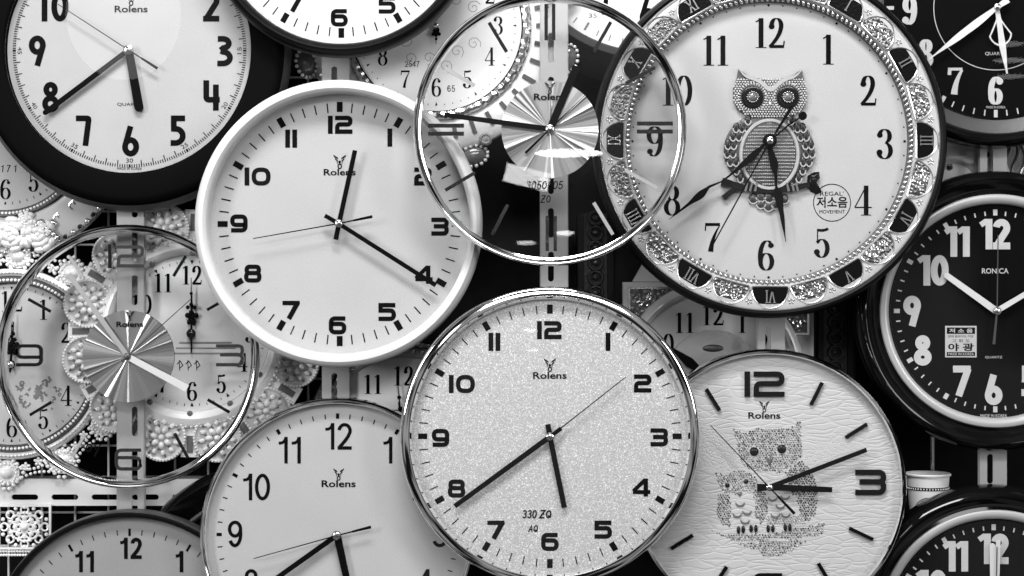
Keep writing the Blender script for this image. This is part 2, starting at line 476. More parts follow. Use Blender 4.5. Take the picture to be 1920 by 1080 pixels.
def font_geo(t, flag):
    f = {}; s = t / 2; Wd = .6
    f['0'] = (.62, [('c', ell(.31, .5, .30 - s, .5 - s), None)])
    if flag: f['1'] = (.42, [('s', [(.30, 0), (.30, 1)], None), ('s', [(.02, .80), (.21, .93)], t * .8), ('s', [(.16, 1 - s * .5), (.40, 1 - s * .5)], s)])
    else: f['1'] = (.24, [('s', [(.12, 0), (.12, 1)], None)])
    f['2'] = (Wd, [('s', arc(.3, .70, .29 - s, .30 - s, 170, -25) + [(.06 + s, s * 1.5)], None), ('s', [(.01, s), (.59, s)], None)])
    f['3'] = (Wd, [('s', [(.06, 1 - s)] + arc(.24, .755, .31 - s, .245 - s, 90, -85) + [(.16, .53)], None), ('s', [(.16, .51)] + arc(.24, .285, .35 - s, .285 - s, 85, -90) + [(.04, s)], None)])
    f['4'] = (Wd, [('s', fillet([(s + .01, 1), (s + .01, .36), (.59, .36)], .1), None), ('s', [(.45, .86), (.45, 0)], None)])
    f['5'] = (Wd, [('s', [(.07, 1 - s), (.57, 1 - s)], None), ('s', [(.07 + s, 1), (.07 + s, .50)], None), ('s', [(.07, .57)] + arc(.22, .33, .36 - s, .33 - s, 70, -90) + [(.05, s)], None)])
    f['9'] = (Wd, [('c', ell(.3, .68, .295 - s, .32 - s), None), ('s', [(.585 - s, .62), (.30, 0)], None)])
    f['6'] = (Wd, rot180(f['9'][1], Wd))
    f['7'] = (Wd, [('s', [(.01, 1 - s), (.60, 1 - s)], None), ('s', [(.52, .9), (.2, 0)], None)] if flag else [('s', fillet([(.02, 1 - s), (.58 - s, 1 - s), (.54 - s, .62), (.36, 0)], [0, .08, .2, 0]), None)])
    f['8'] = (Wd, [('c', ell(.3, .745, .25 - s, .255 - s), None), ('c', ell(.3, .28, .295 - s, .28 - s), None)])
    return f

def font_serif(tk, tn):
    pen = lambda q, th: tn + (tk - tn) * abs(sin(th)) ** 1.6
    f = {}
    f['0'] = (.54, [('c', ell(.27, .5, .27 - tk / 2, .5 - tn / 2), pen)])
    f['1'] = (.40, [('s', [(.22, 0), (.22, 1)], tk * 1.05), ('s', [(.22, .97), (.05, .87)], tn * 1.6), ('s', [(.05, tn / 2), (.39, tn / 2)], tn)])
    f['2'] = (.54, [('b', .11, .72, tk * .62), ('s', arc(.26, .74, .23 - tk / 2, .26 - tn / 2, 190, -28) + bez((.26 + (.23 - tk / 2) * .88, .74 - (.26 - tn / 2) * .47), (.34, .36), (.05, .04))[1:], pen),
                    ('s', [(.04, .05), (.5, .05)], .10), ('s', [(.485, .02), (.51, .24)], tn * 1.5)])
    f['3'] = (.54, [('b', .11, .80, tk * .6), ('b', .10, .22, tk * .62), ('s', arc(.26, .765, .24 - tk / 2, .235 - tn / 2, 170, -80), pen), ('s', arc(.26, .275, .27 - tk / 2, .275 - tn / 2, 85, -165), pen)])
    f['4'] = (.56, [('s', [(.38, 0), (.38, 1)], tk), ('s', [(.38, .98), (.03, .29)], tn * 1.3), ('s', [(.01, .27), (.56, .27)], tn * 1.5), ('s', [(.22, tn / 2), (.54, tn / 2)], tn)])
    f['5'] = (.52, [('s', [(.12, .96), (.12, .48)], tn * 1.4), ('s', bez((.11, .93), (.3, .88), (.46, .97)), .09), ('s', arc(.25, .31, .26 - tk / 2, .31 - tn / 2, 140, -160), pen), ('b', .10, .19, tk * .62)])
    f['6'] = (.54, [('c', ell(.28, .29, .26 - tk / 2, .29 - tn / 2), pen), ('s', arc(.31, .46, .30 - tk / 2, .54 - tn / 2, 200, 62), pen), ('b', .43, .84, tk * .6)])
    f['7'] = (.52, [('s', [(.03, .93), (.5, .93)], .10), ('s', [(.045, .98), (.03, .72)], tn * 1.5), ('s', bez((.49, .9), (.24, .5), (.2, .02)), lambda q, th: tn + (tk * 1.15 - tn) * q)])
    f['8'] = (.54, [('c', ell(.27, .755, .215 - tk * .4, .245 - tn / 2), pen), ('c', ell(.27, .27, .265 - tk / 2, .27 - tn / 2), pen)])
    f['9'] = (.54, rot180(f['6'][1], .54))
    return f

def font_hand(t):
    g = font_grot(t)
    g['Z'] = (.6, [('s', [(.05, .95), (.55, .95), (.03, .05), (.58, .05)], None), ('s', [(.15, .5), (.5, .52)], None)])
    g['O'] = (.56, [('c', ell(.28, .5, .22, .42), None)])
    g['Q'] = (.6, [('c', ell(.28, .5, .24, .42), None), ('s', [(.2, .35), (.6, .1)], None)])
    g['A'] = (.6, [('s', [(.02, 0), (.35, .95), (.55, 0)], None), ('s', [(.1, .35), (.55, .4)], None)])
    g['-'] = (.6, [('s', [(.08, .48), (.55, .5)], None)])
    g['o'] = (.5, [('c', ell(.25, .33, .2, .28), None)])
    g['y'] = (.5, [('s', [(.05, .62), (.2, .2)], None), ('s', [(.5, .62), (.2, -.35)], None)])
    g[' '] = (.35, [])
    return g

FS = font_square(.245, 1.0); FSL = font_square(.20, 1.22); FG = font_grot(.128); FGB = font_grot(.175)
FT = font_geo(.19, False); FR = font_geo(.225, True); FB = font_serif(.155, .028); FBT = font_serif(.135, .03); FC = font_serif(.21, .085); FH = font_hand(.11)
def tdef(font): return {id(FS): .245, id(FSL): .20, id(FG): .128, id(FGB): .175, id(FT): .19, id(FR): .225, id(FH): .11}.get(id(font), .1)

def number(mb, font, s, cu, cv, h, w, xs=1.0, gap=.12, thick=0, rot=0, shear=0.0, kt=1.0):
    td = tdef(font)
    tot = sum(font[c][0] for c in s) + gap * (len(s) - 1)
    x = -tot / 2
    ca, sa = cos(rot), sin(rot)
    i = 0
    def tr(p, x):
        X, Y = (x + p[0] + shear * (p[1] - .5)) * h * xs, (p[1] - .5) * h
        return (cu + X * ca - Y * sa, cv + X * sa + Y * ca)
    for c in s:
        gw, st = font[c]
        for k in st:
            ww = w + i * 0.03; i += 1
            if k[0] == 'b':
                mb.poly([tr((k[1] + k[3] * cos(2 * pi * q / 14), k[2] + k[3] * sin(2 * pi * q / 14)), x) for q in range(14)], ww)
                continue
            pts = [tr(p, x) for p in k[1]]
            t = k[2] if k[2] is not None else td
            if callable(t): tt = (lambda q, th, t=t: t(q, th - rot) * h * kt)
            else: tt = t * h * kt
            mb.ribbon(pts, tt, ww, thick, closed=(k[0] == 'c'))
        x += gw + gap

def emblem(mb, cu, cv, sc, w):
    for sd in (-1, 1):
        for q in range(3):
            y = 8 - q * 5.5; L = 12 - q * 3
            mb.poly([(cu + sd * x * sc, cv + yy * sc) for x, yy in ((3, y - 4), (3.4, y - .6), (L, y + 5), (L - .8, y + 1))], w + q * .03)
    mb.ribbon([(cu + x * sc, cv + y * sc) for x, y in ell(0, -9, 3.2, 4.2, 12)], 2.2 * sc, w + .1, closed=True)
    mb.bead(cu, cv - 1 * sc, w, 2.4 * sc, 3.2 * sc, .3)

def branding(T, dial, cu, cv, width, w, es=1.0, m='ink', eoff=20):
    mb = MB(); text(mb, 'Rolens', cu, cv, width, width * .205, w, bold=0.022); T.part('brand_lettering', mb, m, dial, smooth=False)
    mb = MB(); emblem(mb, cu, cv + eoff, es, w); T.part('emblem', mb, m, dial, smooth=False)

def pol(r, a): return (r * sin(a), r * cos(a))       # a measured clockwise from twelve
def ticks(mb, r0, r1, t, w, n=60, skip=5, off=0):
    for i in range(n):
        if skip and i % skip == 0: continue
        a = 2 * pi * i / n
        mb.ribbon([pol(r0, a), pol(r1, a)], t, w)
def hours(mb, r0, r1, t, w):
    for i in range(12):
        a = 2 * pi * i / 12
        mb.ribbon([pol(r0, a), pol(r1, a)], t, w)
def glass_cover(T, r, w, sag=4, parent=None, th=2):
    mb = MB(); prof = []
    n = 10
    for i in range(n + 1):
        q = i / n; prof.append((max(r * q, .01), w + sag * (1 - q * q)))
    for i in range(n, -1, -1):
        q = i / n; prof.append((max(r * q, .01), w - th + sag * (1 - q * q)))
    mb.lathe(prof, 72)
    return T.part('glass_cover', mb, 'glass')
def hand(T, name, tip, t0, t1, w, m, tail=None, tt=None, roundtip=False, th=2):
    mb = MB()
    a = atan2(tip[1], tip[0]); L = hypot(*tip)
    if tail:
        mb.ribbon([(tail[0], tail[1]), (0, 0), tip], (lambda q, _: (tt or t0) if q < .25 else (t0 if q < .75 else t1)), w, th)
    else:
        mb.bar((0, 0), tip, t0, t1, w, th)
    if roundtip: mb.prism([(tip[0] + t1 / 2 * cos(2 * pi * i / 16), tip[1] + t1 / 2 * sin(2 * pi * i / 16)) for i in range(16)], w + .02, w + th - .02)
    return T.part(name, mb, m, smooth=False)
def second_hand(T, tip, tail, w, m='hand_black', thin=2.0, fat=5.5, bulge=.45):
    mb = MB()
    mb.bar((0, 0), tip, thin * 1.2, thin * .8, w, 1.2)
    a = (tail[0] * bulge, tail[1] * bulge)
    mb.bar((0, 0), a, thin * 1.2, thin * 1.5, w + .02, 1.2); mb.bar(a, tail, fat * .7, fat, w + .04, 1.2)
    return T.part('second_hand', mb, m, smooth=False)
def hub(T, r, w, m='chrome_soft', h=5):
    mb = MB(); mb.lathe([(r * 1.25, w), (r * 1.25, w + 2), (r, w + 2.2), (r * .95, w + h * .7), (r * .5, w + h), (.01, w + h)], 24)
    return T.part('hub', mb, m)
def lathe_part(T, name, prof, m, seg=160, parent=None, close=False):
    mb = MB(); mb.lathe(prof, seg, close=close); return T.part(name, mb, m, parent)
def numerals(T, dial, font, items, h, w, m='ink', xs=1.0, gap=.12, thick=0, kt=1.0):
    for s, u, v in items:
        mb = MB(); number(mb, font, s, u, v, h, w, xs, gap, thick, kt=kt); T.part('numeral', mb, m, dial, smooth=False)
def rel(cx, cy, items): return [(s, x - cx, cy - y) for s, x, y in items]

# ------------------------------------------------------------------ setting: wall behind everything
def slab(name, m, u0, u1, v0, v1, w0, w1):
    mb = MB(); mb.box(u0, u1, v0, v1, w0, w1)
    me = bpy.data.meshes.new(name); me.from_pydata([(u * S0, -w * S0, v * S0) for u, v, w in mb.v], [], mb.f)
    me.materials.append(M[m]); o = bpy.data.objects.new(name, me); COL.objects.link(o); return o
wall = slab('back_wall', 'wall', -2200, 2200, -1600, 1600, -330, -300)
wall['kind'] = 'structure'

def plate_with_slots(T, name, outline, holes, w0, w1, m, parent=None):
    cu = bpy.data.curves.new('t', 'CURVE'); cu.dimensions = '2D'; cu.fill_mode = 'BOTH'; cu.extrude = (w1 - w0) / 2
    for pts in [outline] + holes:
        sp = cu.splines.new('POLY'); sp.points.add(len(pts) - 1); sp.use_cyclic_u = True
        for p, q in zip(sp.points, pts): p.co = (q[0], q[1], 0, 1)
    o = bpy.data.objects.new('t', cu); COL.objects.link(o)
    dg = bpy.context.evaluated_depsgraph_get(); dg.update()
    me = bpy.data.meshes.new_from_object(o.evaluated_get(dg))
    mb = MB(); mb.add([(v.co.x, v.co.y, v.co.z + (w0 + w1) / 2) for v in me.vertices], [tuple(p.vertices) for p in me.polygons])
    bpy.data.objects.remove(o); bpy.data.curves.remove(cu); bpy.data.meshes.remove(me)
    return T.part(name, mb, m, parent, smooth=False)
def slot(cx, cy, L, wd, vertical):
    r = wd / 2; h = L / 2 - r
    if vertical: return arc(cx, cy + h, r, r, 0, 180, 8) + arc(cx, cy - h, r, r, 180, 360, 8)
    return arc(cx + h, cy, r, r, -90, 90, 8) + arc(cx - h, cy, r, r, 90, 270, 8)

# wire grid on the left
T = Thing('wire_grid', 270, 560, -166, 'white wire mesh panel showing in the dark gaps at the left behind the clocks', 'wire panel')
for k in range(12):
    x = 141 - 62.4 * 3 + 62.4 * k - 270
    mb = MB(); mb.tube([(x, 760, 0), (x, -700, 0)], 2.1); T.part('upright_wire', mb, 'wire')
for k in range(21):
    y = 560 - (396 - 62.8 * 7 + 62.8 * k)
    mb = MB(); mb.tube([(-400, y, -4.2), (370, y, -4.2)], 2.1); T.part('cross_wire', mb, 'wire')

# perforated display rails
for px, off, y0, lab in ((245, 8, 434, 'grey slotted metal hanging rail behind the clear glass clock with 9 and 3'),
                         (630, -3, 125, 'grey slotted metal hanging rail above and below the white rimmed clock'),
                         (1039, -6, 390, 'grey slotted metal hanging rail down the middle of the clear glass clock with double bars'),
                         (1446, -6, 613, 'pale slotted metal hanging rail below the large ornate owl clock'),
                         (1862, -6, 851, 'pale slotted metal hanging rail linking the black clocks at the right')):
    T = Thing('display_rail', px, 540, -78, lab, 'display rail', 'slotted rails the clocks hang on')
    yy = 540 - y0 - 28
    hs = [slot(off, yy + 82 * k, 56, 11, True) for k in range(-9, 10) if abs(yy + 82 * k) < 690]
    plate_with_slots(T, 'slotted_strip', [(-25, -730), (25, -730), (25, 730), (-25, 730)], hs, -2, 2, 'rail')
    for sd in (-1, 1):
        mb = MB(); mb.box(sd * 25 - 1.2 + .4 * sd, sd * 25 + 1.2 + .4 * sd, -730, 730, -9, -2.2); T.part('rail_flange', mb, 'rail', smooth=False)

# slotted shelf bar
T = Thing('shelf_bar', 250, 923, -125, 'white steel bar with a row of long slots under the clear glass clock', 'shelf bar')
plate_with_slots(T, 'slotted_face', [(-420, -25), (300, -25), (300, 25), (-420, 25)], [slot(x, -9, 50, 10.5, False) for x in (-353, -278, -203, -128, -53, 23, 98, 173, 248)], -2, 2, 'shelf_white')
mb = MB(); mb.box(-420, 300, 21.5, 25, -60, -2.2); T.part('top_flange', mb, 'shelf_white', smooth=False)

# ------------------------------------------------------------------ background ornate clocks
def flower(mb, u, v, w, r, n=6, pr=.42):
    for i in range(n):
        a = 2 * pi * i / n + .3
        mb.bead(u + r * .55 * cos(a), v + r * .55 * sin(a), w, r * pr, r * pr * .75, r * .3, a, 8, 3)
    mb.bead(u, v, w + r * .12, r * .25, r * .25, r * .3, 0, 8, 3)
def rosette(T, u, v, w, r, seed=0):
    rnd = random.Random(seed)
    mb = MB(); mb.lathe([(r * .98, w - 14), (r * .98, w), (r * .9, w + 3), (r * .82, w), (r * .78, w - 1), (r * .4, w + 1.5), (.01, w + 2)], 40, u, v)
    p = T.part('rosette', mb, 'rosette_base')
    mb = MB()
    n = max(16, int(2 * pi * r / 6.4))
    for i in range(n):
        a = 2 * pi * i / n
        mb.bead(u + r * .93 * cos(a), v + r * .93 * sin(a), w + 1, 2.9, 2.9, 3.4, 0, 7, 2)
    T.part('bead_ring', mb, 'pearl', p)
    mb = MB(); b0 = rnd.random()
    mb.bead(u, v, w + 4, r * .13, None, r * .14, 0, 10, 3)
    for i in range(7):
        a = 2 * pi * i / 7 + b0; mb.bead(u + r * .32 * cos(a), v + r * .32 * sin(a), w + 3, r * .17, r * .13, r * .15, a, 9, 3)
    for i in range(11):
        a = 2 * pi * i / 11 + b0; mb.bead(u + r * .62 * cos(a), v + r * .62 * sin(a), w + 1.5, r * .13, r * .10, r * .12, a, 8, 2)
    T.part('flower', mb, 'petal', p)
    mb = MB()
    for i in range(14):
        a = 2 * pi * i / 14 + b0 + .2; rr = r * (.47 if i % 2 else .75)
        mb.bead(u + rr * cos(a), v + rr * sin(a), w + 2, r * .08, r * .05, 2.5, a, 6, 2)
    T.part('leaf', mb, 'gem_mid', p)
def medallion(T, u, v, w, r, cab='pearl', diamond=True):
    mb = MB()
    mb.lathe([(r * .95, w - 10), (r * .95, w), (r * .6, w + 2), (.01, w + 2)], 28, u, v)
    p = T.part('medallion', mb, 'enamel')
    mb = MB(); mb.bead(u, v, w + 2, r * .56, r * .46, r * .35, 0, 18, 4); T.part('cabochon', mb, cab, p)
    mb = MB(); n = 18
    for i in range(n):
        a = 2 * pi * i / n
        q = r * (1.02 + (.24 * abs(cos(2 * a)) ** 3 if diamond else 0))
        mb.bead(u + q * cos(a), v + q * sin(a), w, r * .17, None, r * .2, 0, 7, 2)
        mb.bead(u + r * .74 * cos(a), v + r * .74 * sin(a), w + 1.5, r * .11, None, r * .12, 0, 6, 2)
    T.part('bead_ring', mb, 'pearl', p)
def rose(T, u, v, w, r, m='petal'):
    mb = MB(); rnd = random.Random(int(u * 7 + v))
    for ring_, n in ((.82, 9), (.55, 7), (.26, 4)):
        for i in range(n):
            a = 2 * pi * i / n + rnd.random()
            mb.bead(u + r * ring_ * cos(a), v + r * ring_ * sin(a), w + (1 - ring_) * 9, r * .34, r * .22, r * .28, a + pi / 2, 9, 3)
    mb.bead(u, v, w + 10, r * .16, None, r * .2)
    T.part('rose', mb, m)
def beaded_rim(T, r, w, b=3.2, m='pearl', groove='silver_dark'):
    lathe_part(T, 'bezel', [(r - 6, w - 8), (r - 6, w + 2), (r - 4, w + 4), (r + 5, w + 4), (r + 7, w), (r + 7, w - 12)], groove)
    mb = MB(); n = int(2 * pi * r / (2 * b + .8))
    for i in range(n):
        a = 2 * pi * i / n; mb.bead(r * cos(a), r * sin(a), w + 4, b, None, b, 0, 7, 2)
    T.part('bead_ring', mb, m)
def spade_hand(T, name, L, ang, w, m='hand_black', sc=1.0):
    ca, sa = cos(ang), sin(ang)
    def tr(p): return (p[0] * ca + p[1] * sa, -p[0] * sa + p[1] * ca)
    mb = MB()
    mb.bar(tr((0, -L * .15)), tr((0, L)), 4 * sc, 1.6 * sc, w, 1.5)
    mb.bead(*tr((0, 0)), w, 8 * sc, 8 * sc, 3)
    for q, r in ((.38, 6), (.52, 5), (.72, 4)):
        p = tr((0, L * q)); mb.bead(p[0], p[1], w + .1, r * sc, r * sc, 2.2)
    for sd in (-1, 1):
        p = tr((sd * 8 * sc, L * .47)); mb.bead(p[0], p[1], w + .1, 5 * sc, 5 * sc, 2)
        p = tr((sd * 5 * sc, L * .3)); mb.bead(p[0], p[1], w + .1, 4 * sc, 6 * sc, 2, -ang)
    T.part(name, mb, m)
def clock_nums(R, a0=0): return [(str(i), R * sin(2 * pi * i / 12), R * cos(2 * pi * i / 12)) for i in range(1, 13)]
def track_triangles(mb, r, w, s=5):
    for i in range(60):
        a = 2 * pi * i / 60
        if i % 5 == 0:
            p = pol(r, a); q = 2 * pi * i / 60
            mb.poly([pol(r + s * .6, a - s / r * .6), pol(r + s * .6, a + s / r * .6), pol(r - s, a)], w)
        else: mb.ribbon([pol(r - 2, a), pol(r + 3, a)], 1.2, w)

# (1) flower framed clock, right one of the two behind the left glass clock
T = Thing('ornate_clock', 360, 625, -103, 'white ornate clock framed by round flower rosettes, hands at twelve, behind the clear glass clock', 'wall clock', 'ornate white clocks behind the front row')
mb = MB(); mb.disc(146, 0); dial = T.part('dial', mb, 'dial_cream', smooth=False)
numerals(T, dial, FBT, clock_nums(109), 35, .5, kt=1.15)
mb = MB(); track_triangles(mb, 134, .5); T.part('minute_track', mb, 'ink', dial, smooth=False)
mb = MB()
for k, wd in ((-18, 76), (-28, 86), (-38, 92)):
    x = 22
    for q in range(34):
        xx = -wd * .55 + 18 + q * wd * 1.3 / 34
        mb.ribbon([(xx, k - 1.5), (xx + 1.2, k + 2), (xx + 2.2, k - 1.2)], 1.0, .5)
for k in range(3):
    x = -28 + k * 16
    mb.ribbon([(x, -58), (x + 6, -52), (x + 11, -60), (x + 4, -66)], 1.6, .5)
    mb.ribbon([(x + 4, -50), (x + 5, -70)], 1.4, .55)
T.part('verse_lettering', mb, 'ink', dial, smooth=False)
lathe_part(T, 'bezel', [(146, -6), (147, 3), (151, 8), (160, 12), (172, 9), (182, 0), (184, -10), (150, -12)], 'enamel')
for i in range(12):
    a = radians(14 + 30 * i)
    rosette(T, 202 * cos(a), 202 * sin(a), 6, 47, i)
for i in range(12):
    a = radians(29 + 30 * i); ca, sa = cos(a), sin(a)
    def q(r, t): return (r * ca - t * sa, r * sa + t * ca)
    mb = MB(); mb.prism([q(170, -17), q(232, -17), q(232, 17), q(170, 17)], -8, 2); c = T.part('frame_link', mb, 'enamel', smooth=False)
    mb = MB(); mb.prism([q(192, -6), q(224, -6), q(224, 6), q(192, 6)], 2.1, 3.4); T.part('link_inset', mb, 'gem_mid', c, smooth=False)
    mb = MB()
    for k in range(8):
        for t in (-12, 12):
            p = q(185 + k * 6, t); mb.bead(p[0], p[1], 2.1, 2.6)
    T.part('link_beads', mb, 'pearl', c)
    mb = MB(); p = q(150, 0); mb.bead(p[0], p[1], 8, 6, 6, 4); T.part('bezel_stud', mb, 'gem_mid')
mb = MB()
for i in range(120):
    a = 2 * pi * i / 120; mb.bead(175 * cos(a), 175 * sin(a), 6, 3.2, None, 3.5)
T.part('inner_beads', mb, 'bright_silver')
spade_hand(T, 'hour_hand', 72, radians(1), 6); spade_hand(T, 'minute_hand', 104, radians(0), 8, sc=.8)
mb = MB(); mb.bead(0, 0, 10, 9, 9, 6, 0, 14, 3); T.part('hub', mb, 'gem_dark')
mb = MB(); mb.bar((0, 0), (0, -36), 3, 2.6, 5, 1.2); T.part('hand_tail', mb, 'hand_black', smooth=False)

# (2) pearl framed clock at far left
T = Thing('ornate_clock', 22, 683, -112, 'pearl framed white clock with printed bouquet at the left edge behind the clear glass clock', 'wall clock', 'ornate white clocks behind the front row')
mb = MB(); mb.disc(151, 0); dial = T.part('dial', mb, 'dial_white', smooth=False)
numerals(T, dial, FBT, clock_nums(118), 38, .5)
mb = MB(); track_triangles(mb, 143, .5, 4); T.part('minute_track', mb, 'ink', dial, smooth=False)
mb = MB(); rnd = random.Random(3)
for i in range(26):
    u, v = 12 + 80 * rnd.random(), -85 + 65 * rnd.random() * (1 - .3 * rnd.random())
    if (u - 55) ** 2 / 45 ** 2 + (v + 58) ** 2 / 42 ** 2 > 1: continue
    q = rnd.uniform(2.5, 5.5); m_ = rnd.choice((2, 3, 5, 6)); a0 = rnd.random() * 6
    for k in range(m_):
        a = a0 + 2 * pi * k / 6.3; mb.bead(u + q * cos(a), v + q * sin(a), .4 + i * .01 + k * .002, q * rnd.uniform(.4, .9), q * rnd.uniform(.3, .6), .3, a + rnd.uniform(-.6, .6), 7, 1)
T.part('printed_bouquet', mb, 'ink_faint', dial, smooth=False)
beaded_rim(T, 158, 4)
lathe_part(T, 'outer_ring', [(165, -8), (166, 2), (172, 6), (178, 2), (180, -8)], 'enamel')
for i in range(12): medallion(T, 204 * cos(radians(30 * i - 3)), 204 * sin(radians(30 * i - 3)), -4, 25)
mb = MB()
for i in range(12):
    a0 = radians(30 * i - 3)
    for k in range(13):
        t = (k + .5) / 13; a = a0 + radians(30) * t
        for r in (186 + 14 * sin(pi * t), 228 - 20 * sin(pi * t)):
            mb.bead(r * cos(a), r * sin(a), -2, 3.3, None, 3.6, 0, 7, 2)
T.part('pearl_string', mb, 'pearl')
mb = MB()
for i in range(48):
    a = 2 * pi * i / 48; r = 189 + 5 * (i % 2)
    flower(mb, r * cos(a), r * sin(a), -3, 9.5, 5)
T.part('frame_blossom', mb, 'petal')
mb = MB()
for i in range(150):
    a = 2 * pi * i / 150; mb.bead(172 * cos(a), 172 * sin(a), 5, 2.6, None, 3)
T.part('inner_beads', mb, 'bright_silver')
spade_hand(T, 'hour_hand', 80, radians(4), 6, sc=1.1); spade_hand(T, 'minute_hand', 100, radians(2), 8, sc=.8)
mb = MB(); mb.bead(0, 0, 10, 7, 7, 5, 0, 12, 3); T.part('hub', mb, 'silver_relief')

# (3) porcelain clock in the upper left corner
T = Thing('ornate_clock', 10, 250, -112, 'porcelain clock with gem studded edge and carved roses, at left edge under the black clock', 'wall clock', 'ornate white clocks behind the front row')
mb = MB(); mb.disc(146, 0); dial = T.part('dial', mb, 'dial_white', smooth=False)
numerals(T, dial, FBT, clock_nums(105), 37, .5)
mb = MB(); track_triangles(mb, 131, .5, 4); T.part('minute_track', mb, 'ink', dial, smooth=False)
mb = MB()
for k, c in enumerate('80171'): number(mb, FH, c, -30 + k * 12, -66, 13, .5, shear=.1)
T.part('dial_lettering', mb, 'ink', dial, smooth=False)
beaded_rim(T, 150, 3, 3.0)
lathe_part(T, 'frame', [(157, -8), (158, -1), (170, 3), (215, 1), (226, -4), (231, -14), (160, -16)], 'enamel_plain')
mb = MB()
for i in range(84):
    a = 2 * pi * i / 84; mb.bead(224 * cos(a), 224 * sin(a), -5, 7.2, None, 6, 0, 9, 3)
T.part('edge_stud', mb, 'silver_relief')
mb = MB()
for i in range(42):
    a = 4 * pi * i / 84 * 1; mb.bead(224 * cos(a), 224 * sin(a), .5, 4.6, None, 3, 0, 8, 2)
T.part('edge_gem', mb, 'gem_dark')
for u, v, r in ((12, -190, 34), (64, -190, 34), (40, -165, 20), (-30, -186, 30)): rose(T, u, v, 2, r)
rose(T, 78, -185, 0, 27, 'silver_relief')
mb = MB(); rnd = random.Random(5)
for i in range(30):
    a = 2 * pi * i / 30; r = 180 + 22 * rnd.random()
    u, v = r * cos(a), r * sin(a)
    mb.tube([(u + 16 * sin(a + t * 2.5) * (t - .5), v + 18 * (t - .5), 3) for t in [k / 6 for k in range(7)]], 1.5, 5)
    mb.bead(u + 8, v + 4, 2, 6, 3, 2, a)
T.part('vine_relief', mb, 'silver_relief')
spade_hand(T, 'hour_hand', 65, radians(40), 6); spade_hand(T, 'minute_hand', 96, radians(-60), 8, sc=.8)

# (4) radial slot clock seen through the upper glass clock
T = Thing('ornate_clock', 818, 48, -96, 'white filigree clock with radial slots round its dial, behind the clear clock with double bars', 'wall clock', 'ornate white clocks behind the front row')
mb = MB(); mb.disc(160, 0); dial = T.part('dial', mb, 'dial_cream', smooth=False)
numerals(T, dial, FBT, clock_nums(116), 34, .5)
mb = MB()
for i in range(60):
    a = 2 * pi * i / 60
    if i % 5 == 0: mb.poly([pol(150, a - .014), pol(150, a + .014), pol(143, a)], .5)
    else: mb.ribbon([pol(147, a), pol(150, a)], 1.2, .5)
T.part('minute_track', mb, 'ink', dial, smooth=False)
mb = MB()
for i in range(14):
    a = 2 * pi * i / 14; r = 62 + 16 * (i % 2); u, v = r * cos(a), r * sin(a)
    mb.ribbon([(u + (14 - t * 1.0) * cos(t * .75 + a), v + (14 - t * 1.0) * sin(t * .75 + a)) for t in range(13)], .9, .5)
T.part('printed_scroll', mb, 'ink_faint', dial, smooth=False)
mb = MB(); number(mb, FH, '65', 28, -118, 12, .5); number(mb, FH, '25', -52, -72, 11, .5); number(mb, FH, '47', -38, -72, 11, .6); T.part('dial_lettering', mb, 'ink', dial, smooth=False)
mb = MB(); rnd = random.Random(9); prof = []
seg = 200; rows = []
for i in range(seg):
    a = 2 * pi * i / seg; e = 1.8 * sin(i * 1.9) + rnd.uniform(-1.6, 1.6)
    rows.append([(162, 0), (163 + e * .4, 7), (169 + e, 10 + rnd.uniform(-2, 2)), (175 + e, 6), (178, -4)])
vs = [(r * cos(2 * pi * i / seg), r * sin(2 * pi * i / seg), w) for i in range(seg) for r, w in rows[i]]
mb.add(vs, [(i * 5 + q, ((i + 1) % seg) * 5 + q, ((i + 1) % seg) * 5 + q + 1, i * 5 + q + 1) for i in range(seg) for q in range(4)])
T.part('bezel', mb, 'silver_relief')
lathe_part(T, 'frame', [(177, -8), (178, -2), (184, 0), (228, 0), (236, -6), (238, -16), (180, -18)], 'enamel')
for i in range(36):
    a = 2 * pi * i / 36
    mb = MB(); mb.ribbon([pol(187, a), pol(214, a)], 8, .2, 2.5); T.part('radial_slot', mb, 'silver_dark', smooth=False)
for i in range(12):
    a = radians(16 + 30 * i); u, v = 254 * cos(a), 254 * sin(a)
    mb = MB(); mb.bead(u, v, -10, 17, 24, 9, a, 16, 4); T.part('cabochon', mb, 'gem_mid')
    mb = MB()
    for k in range(16):
        b = 2 * pi * k / 16; x, y = 19 * cos(b), 27 * sin(b)
        mb.bead(u + x * cos(a) - y * sin(a), v + x * sin(a) + y * cos(a), -8, 4, None, 5)
    T.part('bead_ring', mb, 'pearl')
for i in range(24):
    a = radians(15 * i + 8.5); u, v = 232 * cos(a), 232 * sin(a)
    mb = MB(); mb.lathe([(13, -4), (13, 2), (9, 5), (7, 2), (.01, 4)], 9, u, v); T.part('crystal_setting', mb, 'gem_light', smooth=False)
spade_hand(T, 'hour_hand', 70, radians(-30), 5, sc=.8); spade_hand(T, 'minute_hand', 36, radians(180), 7, sc=.7)
mb = MB(); mb.bead(0, 0, 8, 6, 6, 4, 0, 12, 3); T.part('hub', mb, 'silver_relief')

